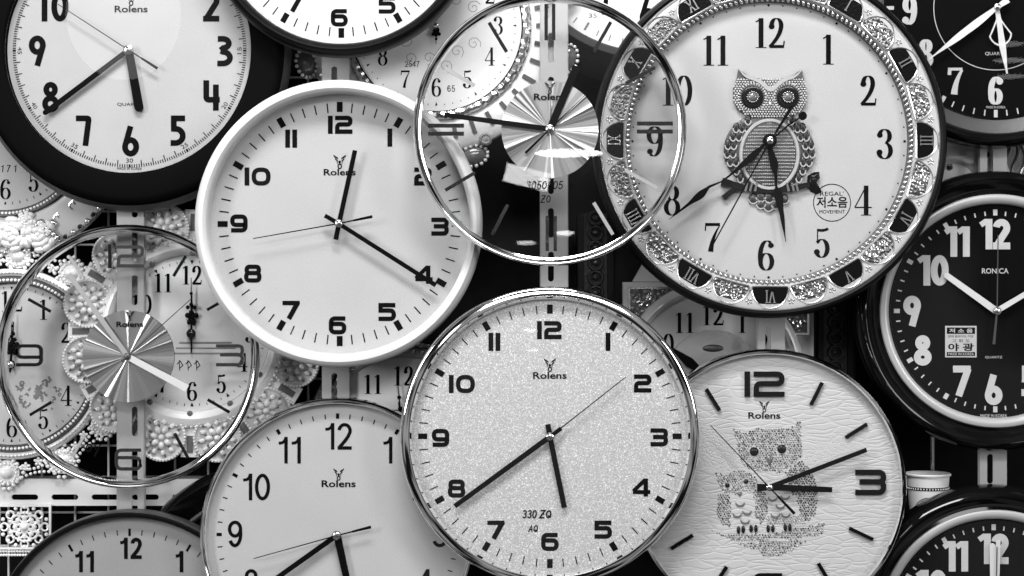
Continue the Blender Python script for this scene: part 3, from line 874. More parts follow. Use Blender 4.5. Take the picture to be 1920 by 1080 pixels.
# (5) white clock showing 11 and 12 below the white rimmed clock
T = Thing('ornate_clock', 757, 822, -91, 'white clock showing only 10 to 12 between the white rimmed and the sparkly clock', 'wall clock', 'ornate white clocks behind the front row')
mb = MB(); mb.disc(152, 0); dial = T.part('dial', mb, 'dial_cream', smooth=False)
numerals(T, dial, FB, clock_nums(117), 36, .5)
lathe_part(T, 'bezel', [(152, -6), (153, 3), (158, 6), (166, 3), (170, -4), (172, -14), (150, -16)], 'enamel_plain')
mb = MB()
for i in range(60):
    a = 2 * pi * i / 60; mb.bead(164 * cos(a), 164 * sin(a), 3, 6, None, 5, 0, 8, 2)
T.part('gem_ring', mb, 'gem_light')
lathe_part(T, 'frame', [(171, -14), (173, -6), (182, -3), (186, -14)], 'filigree')
spade_hand(T, 'hour_hand', 70, radians(-8), 5); spade_hand(T, 'minute_hand', 108, radians(-6), 7)

# (6) pale clock with dark ring at top behind the glass clock
T = Thing('wall_clock', 1215, -150, -120, 'black framed clock whose white lower dial shows behind the top of the glass clock', 'wall clock')
mb = MB(); mb.disc(247, 0); dial = T.part('dial', mb, 'dial_cream', smooth=False)
numerals(T, dial, FT, [(s, u, v) for s, u, v in clock_nums(172)], 58, .5, kt=.8)
mb = MB(); ticks(mb, 226, 238, 1.8, .5); hours(mb, 222, 238, 4, .5)
for i in range(12):
    a = 2 * pi * i / 12; p = pol(207, a); text(mb, str(i * 5 or 60), p[0], p[1], 15, 8, .5)
T.part('minute_track', mb, 'ink_faint', dial, smooth=False)
lathe_part(T, 'rim', [(247, -2), (248, 12), (262, 16), (300, 14), (316, 6), (326, -20), (326, -40), (.01, -40)], 'black_plastic')
lathe_part(T, 'inner_ring', [(247.4, 13), (250, 17.5), (262, 17.6), (264, 15.5)], 'edge_grey')

# (7) silver mantel-style clock behind the owl clock
T = Thing('square_clock', 1337, 699, -118, 'square silver clock with brushed dial and filigree corners below the ornate owl clock', 'clock')
mb = MB()
mb.box(-168, 190, -170, 170, -40, -8); T.part('case', mb, 'enamel_plain', smooth=False)
mb = MB(); mb.prism([(-150, 171), (-95, 171), (-110, 215), (-125, 215)], -30, -10); T.part('pediment', mb, 'enamel_plain', smooth=False)
for sx in (-1, 1):
    for sy in (-1, 1):
        cx, cy = (-112 if sx < 0 else 134), sy * 116
        mb = MB(); mb.box(cx - 44, cx + 44, cy - 42, cy + 42, -7.5, -5); p = T.part('corner_panel', mb, 'dark_filigree', smooth=False)
        mb = MB(); rnd = random.Random(sx + 3 * sy)
        for k in range(26):
            u, v = cx + rnd.uniform(-36, 36), cy + rnd.uniform(-34, 34); a = rnd.random() * 6
            mb.tube([(u + (7 - t * .6) * cos(t * .8 + a), v + (7 - t * .6) * sin(t * .8 + a), -4) for t in range(9)], 1.5, 5)
        T.part('scroll_relief', mb, 'silver_relief', p)
        mb = MB(); mb.ribbon([(cx - 45, cy - 43), (cx + 45, cy - 43), (cx + 45, cy + 43), (cx - 45, cy + 43)], 4, -7.9, 5, True); T.part('panel_frame', mb, 'silver_relief', p, smooth=False)
lathe_part(T, 'bezel', [(150, -6), (151, 6), (158, 10), (166, 8), (171, 2), (172, -7)], 'enamel_plain')
mb = MB(); mb.disc(152, 0, 160); dial = T.part('dial', mb, 'brushed', smooth=False)
numerals(T, dial, FB, clock_nums(108), 38, .5)
mb = MB(); mb.disc(92, .4, 96, 0, -12); c = T.part('centre_disc', mb, 'crystal', dial, smooth=False)
mb = MB(); mb.ring(90, 93, .9, 96, 0, -12); T.part('disc_edge', mb, 'silver_relief', c)
mb = MB(); mb.bead(0, 46, .6, 20, 7, 2.5, 0, 20, 3); T.part('badge', mb, 'silver_dark', c)
mb = MB(); mb.ribbon([(-8, -8), (-45, 20), (-80, 48)], lambda q, _: 3 + 16 * sin(pi * min(1, q * 1.0)), 4, 1.5); T.part('hour_hand', mb, 'hand_black', smooth=False)
mb = MB(); mb.bar((0, 0), (-40, -90), 5, 3, 7, 1.5); T.part('minute_hand', mb, 'hand_black', smooth=False)

# (8) carved dark case behind it
T = Thing('carved_case', 1345, 760, -185, 'dark wooden case with carved side strips behind the square silver clock', 'wooden case')
mb = MB(); mb.box(-262, 262, -420, 360, -70, -12); T.part('case_body', mb, 'wood', smooth=False)
for x in (-228, 222):
    mb = MB(); mb.box(x - 22, x + 22, -420, 360, -11.7, -4); p = T.part('carved_strip', mb, 'carved', smooth=False)
    mb = MB()
    for k in range(28):
        v = -405 + k * 28
        mb.lathe([(9, -4), (11, 2), (14, 2), (16, -4)], 20, x, v)
        mb.bead(x, v, -4, 8, 6, 4, 0, 10, 3)
    T.part('carved_oval', mb, 'carved', p)
    for sd in (-1, 1):
        mb = MB(); mb.box(x + sd * 28 - 5, x + sd * 28 + 5, -420, 360, -11.7, 3); T.part('moulding', mb, 'wood', smooth=False)

# (9) crystal clock between the black clocks on the right
T = Thing('ornate_clock', 1790, 350, -112, 'sparkling crystal covered clock edge peeking between the two black clocks at the right', 'wall clock', 'ornate white clocks behind the front row')
lathe_part(T, 'frame', [(40, -4), (45, 0), (100, 2), (108, -4), (110, -14), (.01, -16)], 'crystal')
mb = MB(); mb.disc(44, -2, 64); T.part('dial', mb, 'dial_white', smooth=False)
mb = MB(); mb.bead(-9, 37, 1.5, 6, None, 4); mb.bead(60, 60, 1.5, 6, None, 4); T.part('stud', mb, 'gem_dark')
T = Thing('scroll_ornament', 1925, 320, -130, 'grey scrolled ornament panel at the right edge between two black clocks', 'ornament')
mb = MB(); mb.box(-40, 90, -60, 70, -12, -4); T.part('panel', mb, 'silver_dark', smooth=False)
mb = MB()
for k in range(7): mb.tube([(-34 + k * 14 + 6 * sin(t * .7 + k), -50 + t * 9, -2) for t in range(13)], 2.4, 5)
T.part('scroll_relief', mb, 'silver_relief')

# (10) filigree bracket, lower left
T = Thing('filigree_ornament', 46, 988, -118, 'square silver filigree ornament hanging under the slotted shelf bar', 'ornament')
mb = MB(); mb.ribbon([(-48, -40), (48, -40), (48, 40), (-48, 40)], 4, -4, 6, True); T.part('outer_frame', mb, 'enamel', smooth=False)
mb = MB()
for i in range(8):
    a = 2 * pi * i / 8
    mb.tube([(18 * cos(a) + 11 * cos(t), 18 * sin(a) + 9 * sin(t), 0) for t in [2 * pi * k / 14 for k in range(14)]], 2.2, 5, True)
    mb.bead(18 * cos(a), 18 * sin(a), 0, 5, None, 4)
    mb.tube([(38 * cos(a) + 7 * cos(t), 32 * sin(a) + 7 * sin(t), 0) for t in [2 * pi * k / 12 for k in range(12)]], 2, 5, True)
mb.bead(0, 0, 0, 8, None, 7, 0, 10, 3)
for i in range(16):
    a = 2 * pi * i / 16
    mb.bead(29 * cos(a), 27 * sin(a), 0, 3.4, None, 4); mb.bead(44 * cos(a), 37 * sin(a), -1, 4, None, 4)
T.part('flower_tracery', mb, 'enamel')
mb = MB()
for i in range(20):
    for y in (-46, -53): mb.bead(-50 + i * 5.2, y, -2, 3, None, 3)
T.part('bead_fringe', mb, 'pearl')

# (11) black clock mostly hidden behind the lower plain clock
T = Thing('wall_clock', 493, 1134, -100, 'glossy black rimmed clock almost hidden behind the lower white clock with 10 and 9', 'wall clock')
mb = MB(); mb.disc(200, 0); T.part('dial', mb, 'dial_black', smooth=False)
lathe_part(T, 'inner_ring', [(200, -2), (201, 6), (205, 8), (210, 4)], 'silver_dark')
lathe_part(T, 'rim', [(209, 3), (226, 8), (238, 16), (248, 16), (258, 6), (264, -12), (264, -28), (.01, -28)], 'black_gloss')
mb = MB(); ticks(mb, 178, 186, 3, .5, skip=0); T.part('minute_track', mb, 'pale_ink', smooth=False)

# ------------------------------------------------------------------ cup, shelf, rod on the right
T = Thing('shelf_board', 1770, 996, -118, 'dark shelf board under the paper cup, hidden behind the black clock', 'shelf')
mb = MB(); mb.box(-120, 160, -12, 0, -90, 44); T.part('board', mb, 'wood', smooth=False)
T = Thing('paper_cup', 1740, 995, -118, 'white paper cup with a dark beaded band beside the black clock', 'paper cup')
def yl(mb, prof, seg=48):      # lathe about the vertical axis
    k = len(prof); vs = []; fs = []
    for i in range(seg):
        a = 2 * pi * i / seg; vs += [(r * cos(a), h, r * sin(a)) for r, h in prof]
    for i in range(seg):
        j = (i + 1) % seg
        for q in range(k - 1): fs.append((i * k + q, j * k + q, j * k + q + 1, i * k + q + 1))
    mb.add(vs, fs)
mb = MB(); yl(mb, [(.01, 2), (30, 2), (30.5, 0), (39.6, 104), (37.5, 104), (28.5, 4), (.01, 4)]); T.part('cup_wall', mb, 'paper')
mb = MB(); yl(mb, [(40, 103), (42, 104), (42.6, 106.5), (41, 108.5), (38.5, 107), (38, 104)]); T.part('rolled_rim', mb, 'paper')
mb = MB(); yl(mb, [(37.6, 78), (38.2, 84)]); b = T.part('printed_band', mb, 'ink')
mb = MB()
for i in range(44):
    a = 2 * pi * i / 44; u, z = 38.2 * cos(a), 38.2 * sin(a)
    mb.tube([(u, 81 - 1.4, z), (u, 81 + 1.4, z)], 1.3, 5)
T.part('band_dots', mb, 'paper', b)
def on_cup(u, v):
    r = 30.5 + 9.1 * v / 104 + .35
    return (u, v, sqrt(max(1, r * r - u * u)))
mb = MB(); mb.tube([on_cup(-8 + 20 * cos(t), 45 + 20 * sin(t)) for t in [2 * pi * k / 28 for k in range(28)]], .9, 5, True)
mb.tube([on_cup(-8 + 17 * cos(t), 45 + 17 * sin(t)) for t in [2 * pi * k / 28 for k in range(28)]], .6, 5, True)
rnd = random.Random(2)
for k in range(14):
    a, r = rnd.random() * 6.28, 13 * sqrt(rnd.random()); u, v = -8 + r * cos(a), 45 + r * sin(a)
    mb.tube([on_cup(u + 3 * cos(t), v + 3 * sin(t)) for t in (0, .8, 1.6, 2.4, 3.2)], .6, 4)
T.part('printed_seal', mb, 'ink_faint', b)
T = Thing('metal_rod', 1748, 850, -175, 'thin steel rod standing behind the paper cup', 'metal rod')
mb = MB(); mb.tube([(0, 160, 0), (0, -146, 0)], 4.5, 10); T.part('rod', mb, 'chrome_soft')

# ------------------------------------------------------------------ plain dial clocks
CLK = 'wall clock'
SQ = [('12', 638, 235), ('11', 546, 261), ('1', 731, 259), ('10', 483, 332), ('2', 793, 332), ('9', 448, 420), ('3', 825, 426), ('8', 474, 514), ('4', 795, 516), ('7', 546, 582), ('5', 726, 586), ('6', 633, 611)]
def square_clock_face(T, dial, w, sc, items=None, xs=.96):
    its = items or [(s, (u) * sc, v * sc) for s, u, v in rel(637, 421, SQ)]
    numerals(T, dial, FS, its, 34 * sc, w, xs=xs, gap=.14)
    mb = MB(); ticks(mb, 209 * sc, 227 * sc, 2.3, w); hours(mb, 210 * sc, 229 * sc, 11 * sc, w); T.part('minute_track', mb, 'ink', dial, smooth=False)

# white clock
T = Thing('wall_clock', 637, 420, 0, 'white rimmed clock with bold square numerals, minute hand pointing at 4', CLK)
mb = MB(); mb.disc(245, 0, 160); dial = T.part('dial', mb, 'dial_white', smooth=False)
square_clock_face(T, dial, .5, 1.0)
branding(T, dial, 0, 97, 60, .5, 1.0)
lathe_part(T, 'rim', [(243, -1), (244, 32), (246, 39), (251, 43), (257, 43), (263, 38), (267, 28), (268, 12), (266, -14), (.01, -14)], 'white_plastic', 200)
hand(T, 'hour_hand', (30, 137), 9, 8.5, 14, 'hand_black', tail=(-6, -30), tt=9)
hand(T, 'minute_hand', (181, -115), 8, 8.5, 18, 'hand_black', tail=(-26, 15), tt=8)
second_hand(T, (-159, -28), (63, 13), 22); hub(T, 6, 20)
glass_cover(T, 242.5, 28, .4)

# top middle clock
T = Thing('wall_clock', 640, -150, 2, 'black rimmed white clock at the top middle showing only 7, 6 and 5', CLK)
mb = MB(); mb.disc(236, 0, 160); dial = T.part('dial', mb, 'dial_bright', smooth=False)
square_clock_face(T, dial, .5, .965)
branding(T, dial, 0, 97, 60, .5, 1.0)
lathe_part(T, 'rim', [(232, -1), (233, 10), (238, 20), (245, 24), (250, 21), (254, 13), (255.5, 4)], 'black_satin', 200)
lathe_part(T, 'back_case', [(255.4, 4), (257, 0), (257, -18), (.01, -18)], 'edge_grey')
hand(T, 'hour_hand', (80, 90), 9, 8, 8, 'hand_black'); hand(T, 'minute_hand', (-160, 110), 8, 8, 11, 'hand_black'); hub(T, 6, 13)
glass_cover(T, 232, 14, .4)

# top left clock
T = Thing('wall_clock', 243, 95, -38, 'large clock with thick matt black frame and rounded numerals, brand at its top', CLK)
mb = MB(); mb.disc(231, 0, 160); dial = T.part('dial', mb, 'dial_silver', smooth=False)
numerals(T, dial, FT, rel(243, 95, [('9', 70, 95), ('8', 95, 182), ('7', 157, 245), ('6', 245, 265), ('5', 333, 245), ('4', 397, 179), ('3', 421, 96), ('2', 396, 12), ('10', 103, 12), ('12', 243, -72), ('1', 333, -54), ('11', 155, -54)]), 57, .5, gap=.12, xs=.92)
mb = MB()
for i in range(300):
    a = 2 * pi * i / 300
    mb.ribbon([pol(206 if i % 5 == 0 and i % 25 else 213, a), pol(219, a)], 1.7 if i % 25 else 3.5, .5)
for i in range(12):
    a = 2 * pi * i / 12; p = pol(206, a); text(mb, str(i * 5 or 60), p[0], p[1], 13, 8, .5, rot=-a + (pi if 3 <= i <= 9 else 0) if i % 6 else 0)
T.part('minute_track', mb, 'ink', dial, smooth=False)
mb = MB(); text(mb, 'QUARTZ', 0, -101, 46, 7, .5); text(mb, 'MADE IN KOREA', 0, -221, 46, 5, .5); T.part('dial_lettering', mb, 'ink', dial, smooth=False)
branding(T, dial, 3, 78, 62, .5, 1.0)
lathe_part(T, 'rim', [(229, -1), (230, 18), (233, 22), (242, 24), (274, 23), (283, 19), (288, 12), (291, 0)], 'black_plastic', 200)
lathe_part(T, 'back_case', [(290.5, 2), (297, -10), (300, -20), (300, -32), (.01, -32)], 'edge_grey', 200)
hand(T, 'minute_hand', (-155, -117), 9, 10, 9, 'hand_black', roundtip=True)
hand(T, 'hour_hand', (19, -107), 15, 17, 6, 'hand_black', roundtip=True)
second_hand(T, (-131, 85), (55, -35), 13, thin=1.8); hub(T, 7.5, 11)
glass_cover(T, 228.8, 18, .4)

# lower middle clock
T = Thing('wall_clock', 633, 1002, 0, 'clock with thin chrome rim and plain sans numerals at the bottom middle', CLK)
mb = MB(); mb.disc(248, 0, 160); dial = T.part('dial', mb, 'dial_white', smooth=False)
numerals(T, dial, FG, rel(633, 1002, [('12', 634, 818), ('11', 543, 844), ('1', 727, 844), ('10', 480, 913), ('2', 787, 913), ('9', 441, 1001), ('3', 825, 1001), ('8', 471, 1092), ('4', 795, 1092), ('7', 540, 1158), ('5', 727, 1158), ('6', 633, 1180)]), 50, .5, gap=.06, xs=1.02)
mb = MB(); ticks(mb, 217, 226, 2, .5); hours(mb, 217, 227, 6, .5); T.part('minute_track', mb, 'ink', dial, smooth=False)
branding(T, dial, 2, 95, 64, .5, .85, eoff=18)
lathe_part(T, 'rim', [(245, -1), (246, 14), (248, 18), (252, 20), (255, 16), (256, 8), (256, -20), (.01, -20)], 'chrome', 200)
hand(T, 'minute_hand', (-166, -118), 10, 9, 11, 'hand_black'); hand(T, 'hour_hand', (24, -110), 14, 12, 8, 'hand_black')
second_hand(T, (-155, -43), (64, 16), 15, thin=1.8); hub(T, 7, 13)
glass_cover(T, 245, 15, .4)

# lower left clock
T = Thing('wall_clock', 243, 1219, -40, 'grey faced clock with thin black rim in the lower left corner', CLK)
mb = MB(); mb.disc(250, 0, 160); dial = T.part('dial', mb, 'dial_grey', smooth=False)
numerals(T, dial, FGB, [('12', 2, 191), ('11', -85, 166), ('1', 93, 166), ('10', -152, 100), ('2', 158, 100), ('9', -182, 0), ('3', 186, 0)], 40, .5, gap=.1)
mb = MB(); ticks(mb, 216, 226, 1.8, .5); hours(mb, 214, 228, 4.5, .5); T.part('minute_track', mb, 'ink', dial, smooth=False)
lathe_part(T, 'rim', [(249, -1), (250, 13), (252, 17), (257, 18), (260, 14)], 'black_satin', 200)
lathe_part(T, 'back_case', [(259.5, 14.4), (262, 10), (263, -6), (262, -28), (.01, -28)], 'silver_dark', 200)
hand(T, 'hour_hand', (70, -60), 10, 9, 8, 'hand_black'); hand(T, 'minute_hand', (-60, -150), 9, 8, 11, 'hand_black'); hub(T, 6, 13)
glass_cover(T, 249, 13, .4)

# glitter clock
T = Thing('wall_clock', 1031, 818, 50, 'sparkly silver faced clock with broad chrome rim, in front of the rest', CLK)
mb = MB(); mb.disc(260, 0, 160); dial = T.part('dial', mb, 'glitter', smooth=False)
GI = [('12', 1030, 619), ('11', 927, 641), ('1', 1140, 641), ('10', 866, 720), ('2', 1205, 719), ('9', 826, 821), ('3', 1236, 820), ('8', 856, 916), ('4', 1203, 914), ('7', 930, 993), ('5', 1131, 993), ('6', 1031, 1016)]
numerals(T, dial, FS, rel(1031, 818, GI), 34, .5, xs=.96, gap=.14)
mb = MB(); ticks(mb, 230, 246, 2, .5); hours(mb, 230, 247, 10.5, .5); T.part('minute_track', mb, 'ink', dial, smooth=False)
branding(T, dial, 0, 114, 63, .5, .95)
mb = MB(); number(mb, FH, '330', -38, -146, 15, .5, xs=.9, shear=.12, kt=1.5); number(mb, FH, 'ZQ', -8, -146, 15, .6, xs=1.1, shear=.1, kt=1.6); number(mb, FH, 'AQ', -31, -173, 13, .5, shear=.15, kt=1.5)
T.part('marker_pen_note', mb, 'ink', dial, smooth=False)
lathe_part(T, 'rim', [(256, -1), (258, 10), (262, 17), (264, 17.2), (274, 13), (276, 12.6), (279, 10), (281, 3), (281, -6), (279, -40), (.01, -40)], 'chrome', 220)
hand(T, 'hour_hand', (27, -133), 10, 10, 6, 'hand_black', tail=(-4, 23), tt=10)
hand(T, 'minute_hand', (-178, -130), 10, 9, 8.5, 'hand_black', roundtip=False)
second_hand(T, (142, 112), (-1, -1), 11, thin=2.0, fat=2); 
mb = MB(); mb.bar((0, 0), (21, 16), 7, 8, 11.6, 1); T.part('hand_collar', mb, 'hand_black', smooth=False)
hub(T, 6.5, 10)
glass_cover(T, 257.5, 14, .4)

# ------------------------------------------------------------------ glass clocks
def sunburst(T, r, w, seed, grooves):
    rnd = random.Random(seed); mb = MB()
    n = 360; f = [0.0] * n
    for ang, wd, sl in grooves:
        k0 = int(round(90 - ang - wd)) ; k1 = int(round(90 - ang)); k2 = int(round(90 - ang + wd))
        for k in range(k0, k1): f[k % n] += sl * sin(pi * (k - k0 + .5) / (k1 - k0))
        for k in range(k1, k2): f[k % n] -= sl * sin(pi * (k - k1 + .5) / (k2 - k1))
    for k in range(n): f[k] += rnd.uniform(-.06, .06) + .05 * sin(k * .21 + seed) + .04 * sin(k * .083)
    m = sum(f) / n; h = [0.0] * n; acc = 0
    for i in range(n): acc += (f[i] - m) * 2 * pi / n; h[i] = acc
    vs = []
    for q in (.03, 1):
        for i in range(n):
            a = 2 * pi * i / n; vs.append((r * q * cos(a), r * q * sin(a), w + h[i] * r * q))
    mb.add(vs, [(i, (i + 1) % n, n + (i + 1) % n, n + i) for i in range(n)])
    d = T.part('centre_disc', mb, 'spun', smooth=False)
    lathe_part(T, 'movement_case', [(r - .6, w - 2.5), (r, w - 4), (r * .75, w - 8), (r * .72, w - 36), (.01, w - 36)], 'black_plastic', 64)
    return d

T = Thing('glass_clock', 1031, 243, 62, 'clear glass clock with chrome ring and double bar markers at 12, 3, 6 and 9', CLK, 'clear glass clocks')
ring_ = [(240, -12), (240, 12), (241, 15), (248.5, 19.5), (251.5, 20), (254, 17.5), (256, 13), (256.5, 4), (256, -8), (254, -12)]
lathe_part(T, 'rim', ring_, 'chrome', 220, close=True)
disc = sunburst(T, 91, 1.5, 4, [(0, 6, .3), (-38, 3, .4), (-46, 4, .35), (-55, 2, .4), (-85, 2, .3), (46, 3, .35), (60, 4, .4), (92, 2, .35), (118, 5, .4), (128, 3, .3), (180, 8, .32), (-115, 5, .35), (-150, 2, .3)])
branding(T, disc, 0, 61, 60, 4, .8, eoff=17)
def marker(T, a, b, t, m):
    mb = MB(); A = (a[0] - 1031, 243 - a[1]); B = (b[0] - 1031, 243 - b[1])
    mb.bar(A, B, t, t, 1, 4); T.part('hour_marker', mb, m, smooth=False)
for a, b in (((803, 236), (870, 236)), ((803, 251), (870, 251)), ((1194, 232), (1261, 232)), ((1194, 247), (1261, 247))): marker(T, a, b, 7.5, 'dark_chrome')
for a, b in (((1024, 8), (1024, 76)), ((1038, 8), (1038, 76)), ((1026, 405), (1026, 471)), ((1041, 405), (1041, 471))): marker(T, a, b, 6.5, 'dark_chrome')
for a, b, m in (((1145, 42), (1113, 98), 'dark_chrome'), ((1228, 127), (1173, 157), 'dark_chrome'), ((1172, 319), (1232, 353), 'silver_and_lit_chrome'), ((1113, 380), (1149, 440), 'silver_and_lit_chrome'), ((952, 384), (923, 440), 'dark_chrome'), ((891, 324), (835, 357), 'dark_chrome'), ((835, 128), (890, 161), 'silver_and_lit_chrome'), ((917, 43), (950, 98), 'dark_chrome')): marker(T, a, b, 6.5, m)  # paler bars have the chrome's bright reflection put into their colour
hand(T, 'hour_hand', (50, 118), 14, 14, 6, 'hand_black'); hand(T, 'minute_hand', (-198, 27), 10, 9, 9, 'hand_black')
second_hand(T, (66, 64), (-46, -45), 12, thin=2, fat=5, bulge=.3); hub(T, 7, 10)
mb = MB(); number(mb, FH, '3050-05', -10, -105, 15, 18, shear=.15, gap=.1, kt=1.2); number(mb, FH, '-', 40, -104, 14, 18); number(mb, FH, 'ZO', -8, -131, 14, 18, shear=.1, kt=1.2)
T.part('marker_pen_note', mb, 'ink', smooth=False)
mb = MB(); mb.lathe([(.01, 0), (244, 0), (244, -5), (.01, -5)], 96); T.part('glass_dial', mb, 'glass', smooth=False)
mb = MB(); mb.lathe([(.01, 17), (241.5, 17), (241.5, 15), (.01, 15)], 96); T.part('glass_cover', mb, 'glass', smooth=False)

T = Thing('glass_clock', 241, 668, -34, 'clear glass clock with chrome ring, outlined numerals and pale silver hands', CLK, 'clear glass clocks')
ring_ = [(231, -12), (231, 12), (232, 15), (239, 19.5), (242, 20), (244.5, 17.5), (246.5, 13), (247, 4), (246.5, -8), (244, -12)]
lathe_part(T, 'rim', ring_, 'chrome', 220, close=True)
disc = sunburst(T, 86, 1.5, 11, [(0, 6, .3), (28, 6, .35), (55, 3, .35), (70, 2, .3), (-50, 3, .4), (-70, 2, .3), (-108, 4, .35), (-118, 3, .3), (-155, 7, .35), (176, 6, .3), (125, 3, .35)])
branding(T, disc, 3, 60, 50, 4, .7, eoff=16)
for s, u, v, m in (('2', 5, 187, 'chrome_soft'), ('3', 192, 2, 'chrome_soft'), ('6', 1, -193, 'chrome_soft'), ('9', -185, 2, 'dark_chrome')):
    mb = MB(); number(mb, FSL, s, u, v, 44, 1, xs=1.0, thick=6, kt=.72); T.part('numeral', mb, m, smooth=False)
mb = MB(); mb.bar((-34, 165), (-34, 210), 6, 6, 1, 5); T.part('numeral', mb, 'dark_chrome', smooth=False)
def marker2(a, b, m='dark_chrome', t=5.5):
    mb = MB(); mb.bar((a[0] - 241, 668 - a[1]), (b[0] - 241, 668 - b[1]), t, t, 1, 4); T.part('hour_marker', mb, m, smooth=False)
for a, b, m in (((349, 480), (326, 518), 'dark_chrome'), ((410, 569), (389, 581), 'dark_chrome'), ((390, 749), (431, 773), 'dark_chrome'), ((328, 812), (353, 858), 'dark_chrome'), ((160, 814), (137, 856), 'silver_and_lit_chrome'), ((57, 778), (97, 754), 'dark_chrome'), ((54, 561), (96, 584), 'dark_chrome'), ((132, 482), (155, 518), 'silver_and_lit_chrome')): marker2(a, b, m)
hand(T, 'minute_hand', (-110, 154), 9, 9, 6, 'silver_and_lit_chrome'); hand(T, 'hour_hand', (112, -60), 11, 14, 9, 'hand_pale')
second_hand(T, (120, 108), (-10, -10), 12, thin=1.8, m='hand_dark'); hub(T, 5.5, 10, 'silver_dark')
mb = MB(); number(mb, FH, 'oy', -62, -166, 24, 18, shear=.2); T.part('marker_pen_note', mb, 'ink', smooth=False)
mb = MB(); mb.lathe([(.01, 0), (236, 0), (236, -5), (.01, -5)], 96); T.part('glass_dial', mb, 'glass', smooth=False)
mb = MB(); mb.lathe([(.01, 17), (232.5, 17), (232.5, 15), (.01, 15)], 96); T.part('glass_cover', mb, 'glass', smooth=False)

# ------------------------------------------------------------------ leather owl clock
T = Thing('wall_clock', 1440, 912, 0, 'clock with embossed leather dial carrying two rhinestone owls', CLK)
mb = MB(); mb.disc(250, 0, 160); dial = T.part('dial', mb, 'leather', smooth=False)
lathe_part(T, 'rim', [(247, -1), (248, 14), (250, 17), (254, 18), (257, 14), (258, 6), (258, -20), (.01, -20)], 'chrome', 200)
numerals(T, dial, FSL, [('12', -7, 192)], 47, .3, gap=.15, thick=5)
numerals(T, dial, FSL, [('3', 192, 8)], 47, .3, thick=5)
numerals(T, dial, FSL, [('9', -192, 4), ('6', 0, -186)], 47, .3, thick=5)
def m3(a, b):
    mb = MB(); mb.bar((a[0] - 1440, 912 - a[1]), (b[0] - 1440, 912 - b[1]), 6.5, 6.5, .3, 5); T.part('hour_marker', mb, 'hand_black', dial, smooth=False)
for a, b in (((1324, 729), (1349, 769)), ((1541, 717), (1520, 759)), ((1625, 795), (1585, 820)), ((1592, 990), (1636, 1011)), ((1534, 1056), (1558, 1096)), ((1362, 1062), (1338, 1100)), ((1258, 1028), (1299, 1003)), ((1250, 795), (1290, 820))): m3(a, b)
branding(T, dial, -7, 133, 60, .5, .8, m='ink', eoff=17)
def o7(x, y): return (1200 + x / 2.4538 - 1440, 912 - (640 + y / 2.4538))
def inside(p, poly):
    c = False; n = len(poly)
    for i in range(n):
        a, b = poly[i], poly[i - 1]
        if (a[1] > p[1]) != (b[1] > p[1]) and p[0] < (b[0] - a[0]) * (p[1] - a[1]) / (b[1] - a[1]) + a[0]: c = not c
    return c
def stones(regions, holes, sp, seed):
    rnd = random.Random(seed); out = {'gem_dark': MB(), 'gem_mid': MB(), 'gem_light': MB()}
    for poly, wts in regions:
        P = [o7(*p) for p in poly]
        x0, x1 = min(p[0] for p in P), max(p[0] for p in P); y0, y1 = min(p[1] for p in P), max(p[1] for p in P)
        r = 0; y = y0
        while y < y1:
            x = x0 + (sp / 2 if r % 2 else 0)
            while x < x1:
                p = (x + rnd.uniform(-.7, .7), y + rnd.uniform(-.7, .7))
                if inside(p, P) and not any(hypot(p[0] - h[0], p[1] - h[1]) < h[2] for h in holes):
                    k = rnd.choices(('gem_dark', 'gem_mid', 'gem_light'), wts)[0]
                    out[k].bead(p[0], p[1], .3, sp * .37, None, sp * .34, rnd.random(), 6, 2)
                x += sp
            y += sp * .86; r += 1
    return out
BH = [(420, 398), (480, 418), (560, 395), (640, 395), (690, 402), (738, 362), (740, 420), (745, 520), (722, 560), (640, 602), (560, 602), (480, 575), (450, 510), (440, 440)]
BWg = [(665, 605), (740, 545), (780, 580), (806, 640), (820, 720), (808, 790), (770, 832), (738, 800), (718, 720), (690, 690)]
BC = [(530, 605), (650, 605), (690, 700), (730, 790), (700, 840), (600, 830), (585, 760), (575, 690)]
def eye_holes(l): return [o7(x, y) + (r / 2.4538,) for x, y, r in l]
E1 = eye_holes([(525, 507, 26), (652, 495, 26)]); E2 = eye_holes([(402, 662, 16), (487, 645, 16)])
big = stones([(BH, (2, 5, 4)), (BWg, (8, 2, 1)), ([(585, 805), (740, 795), (770, 835), (580, 845)], (0, 1, 6))], E1, 4.7, 1)
sm = stones([([(350, 605), (400, 612), (450, 590), (500, 600), (545, 640), (525, 680), (440, 702), (380, 692), (355, 650)], (1, 4, 5)),
             ([(360, 700), (410, 700), (420, 760), (415, 850), (380, 850), (355, 790)], (4, 5, 1)), ([(520, 680), (570, 690), (592, 740), (585, 800), (555, 838), (530, 800), (525, 740)], (4, 5, 1))], E2, 4.5, 2)
br = stones([([(330, 868), (380, 882), (600, 882), (760, 850), (850, 835), (845, 890), (700, 905), (450, 922), (380, 897)], (1, 4, 4)),
             ([(440, 925), (720, 908), (772, 918), (700, 962), (630, 992), (560, 985), (545, 955), (500, 950)], (1, 4, 4))], [], 4.9, 3)
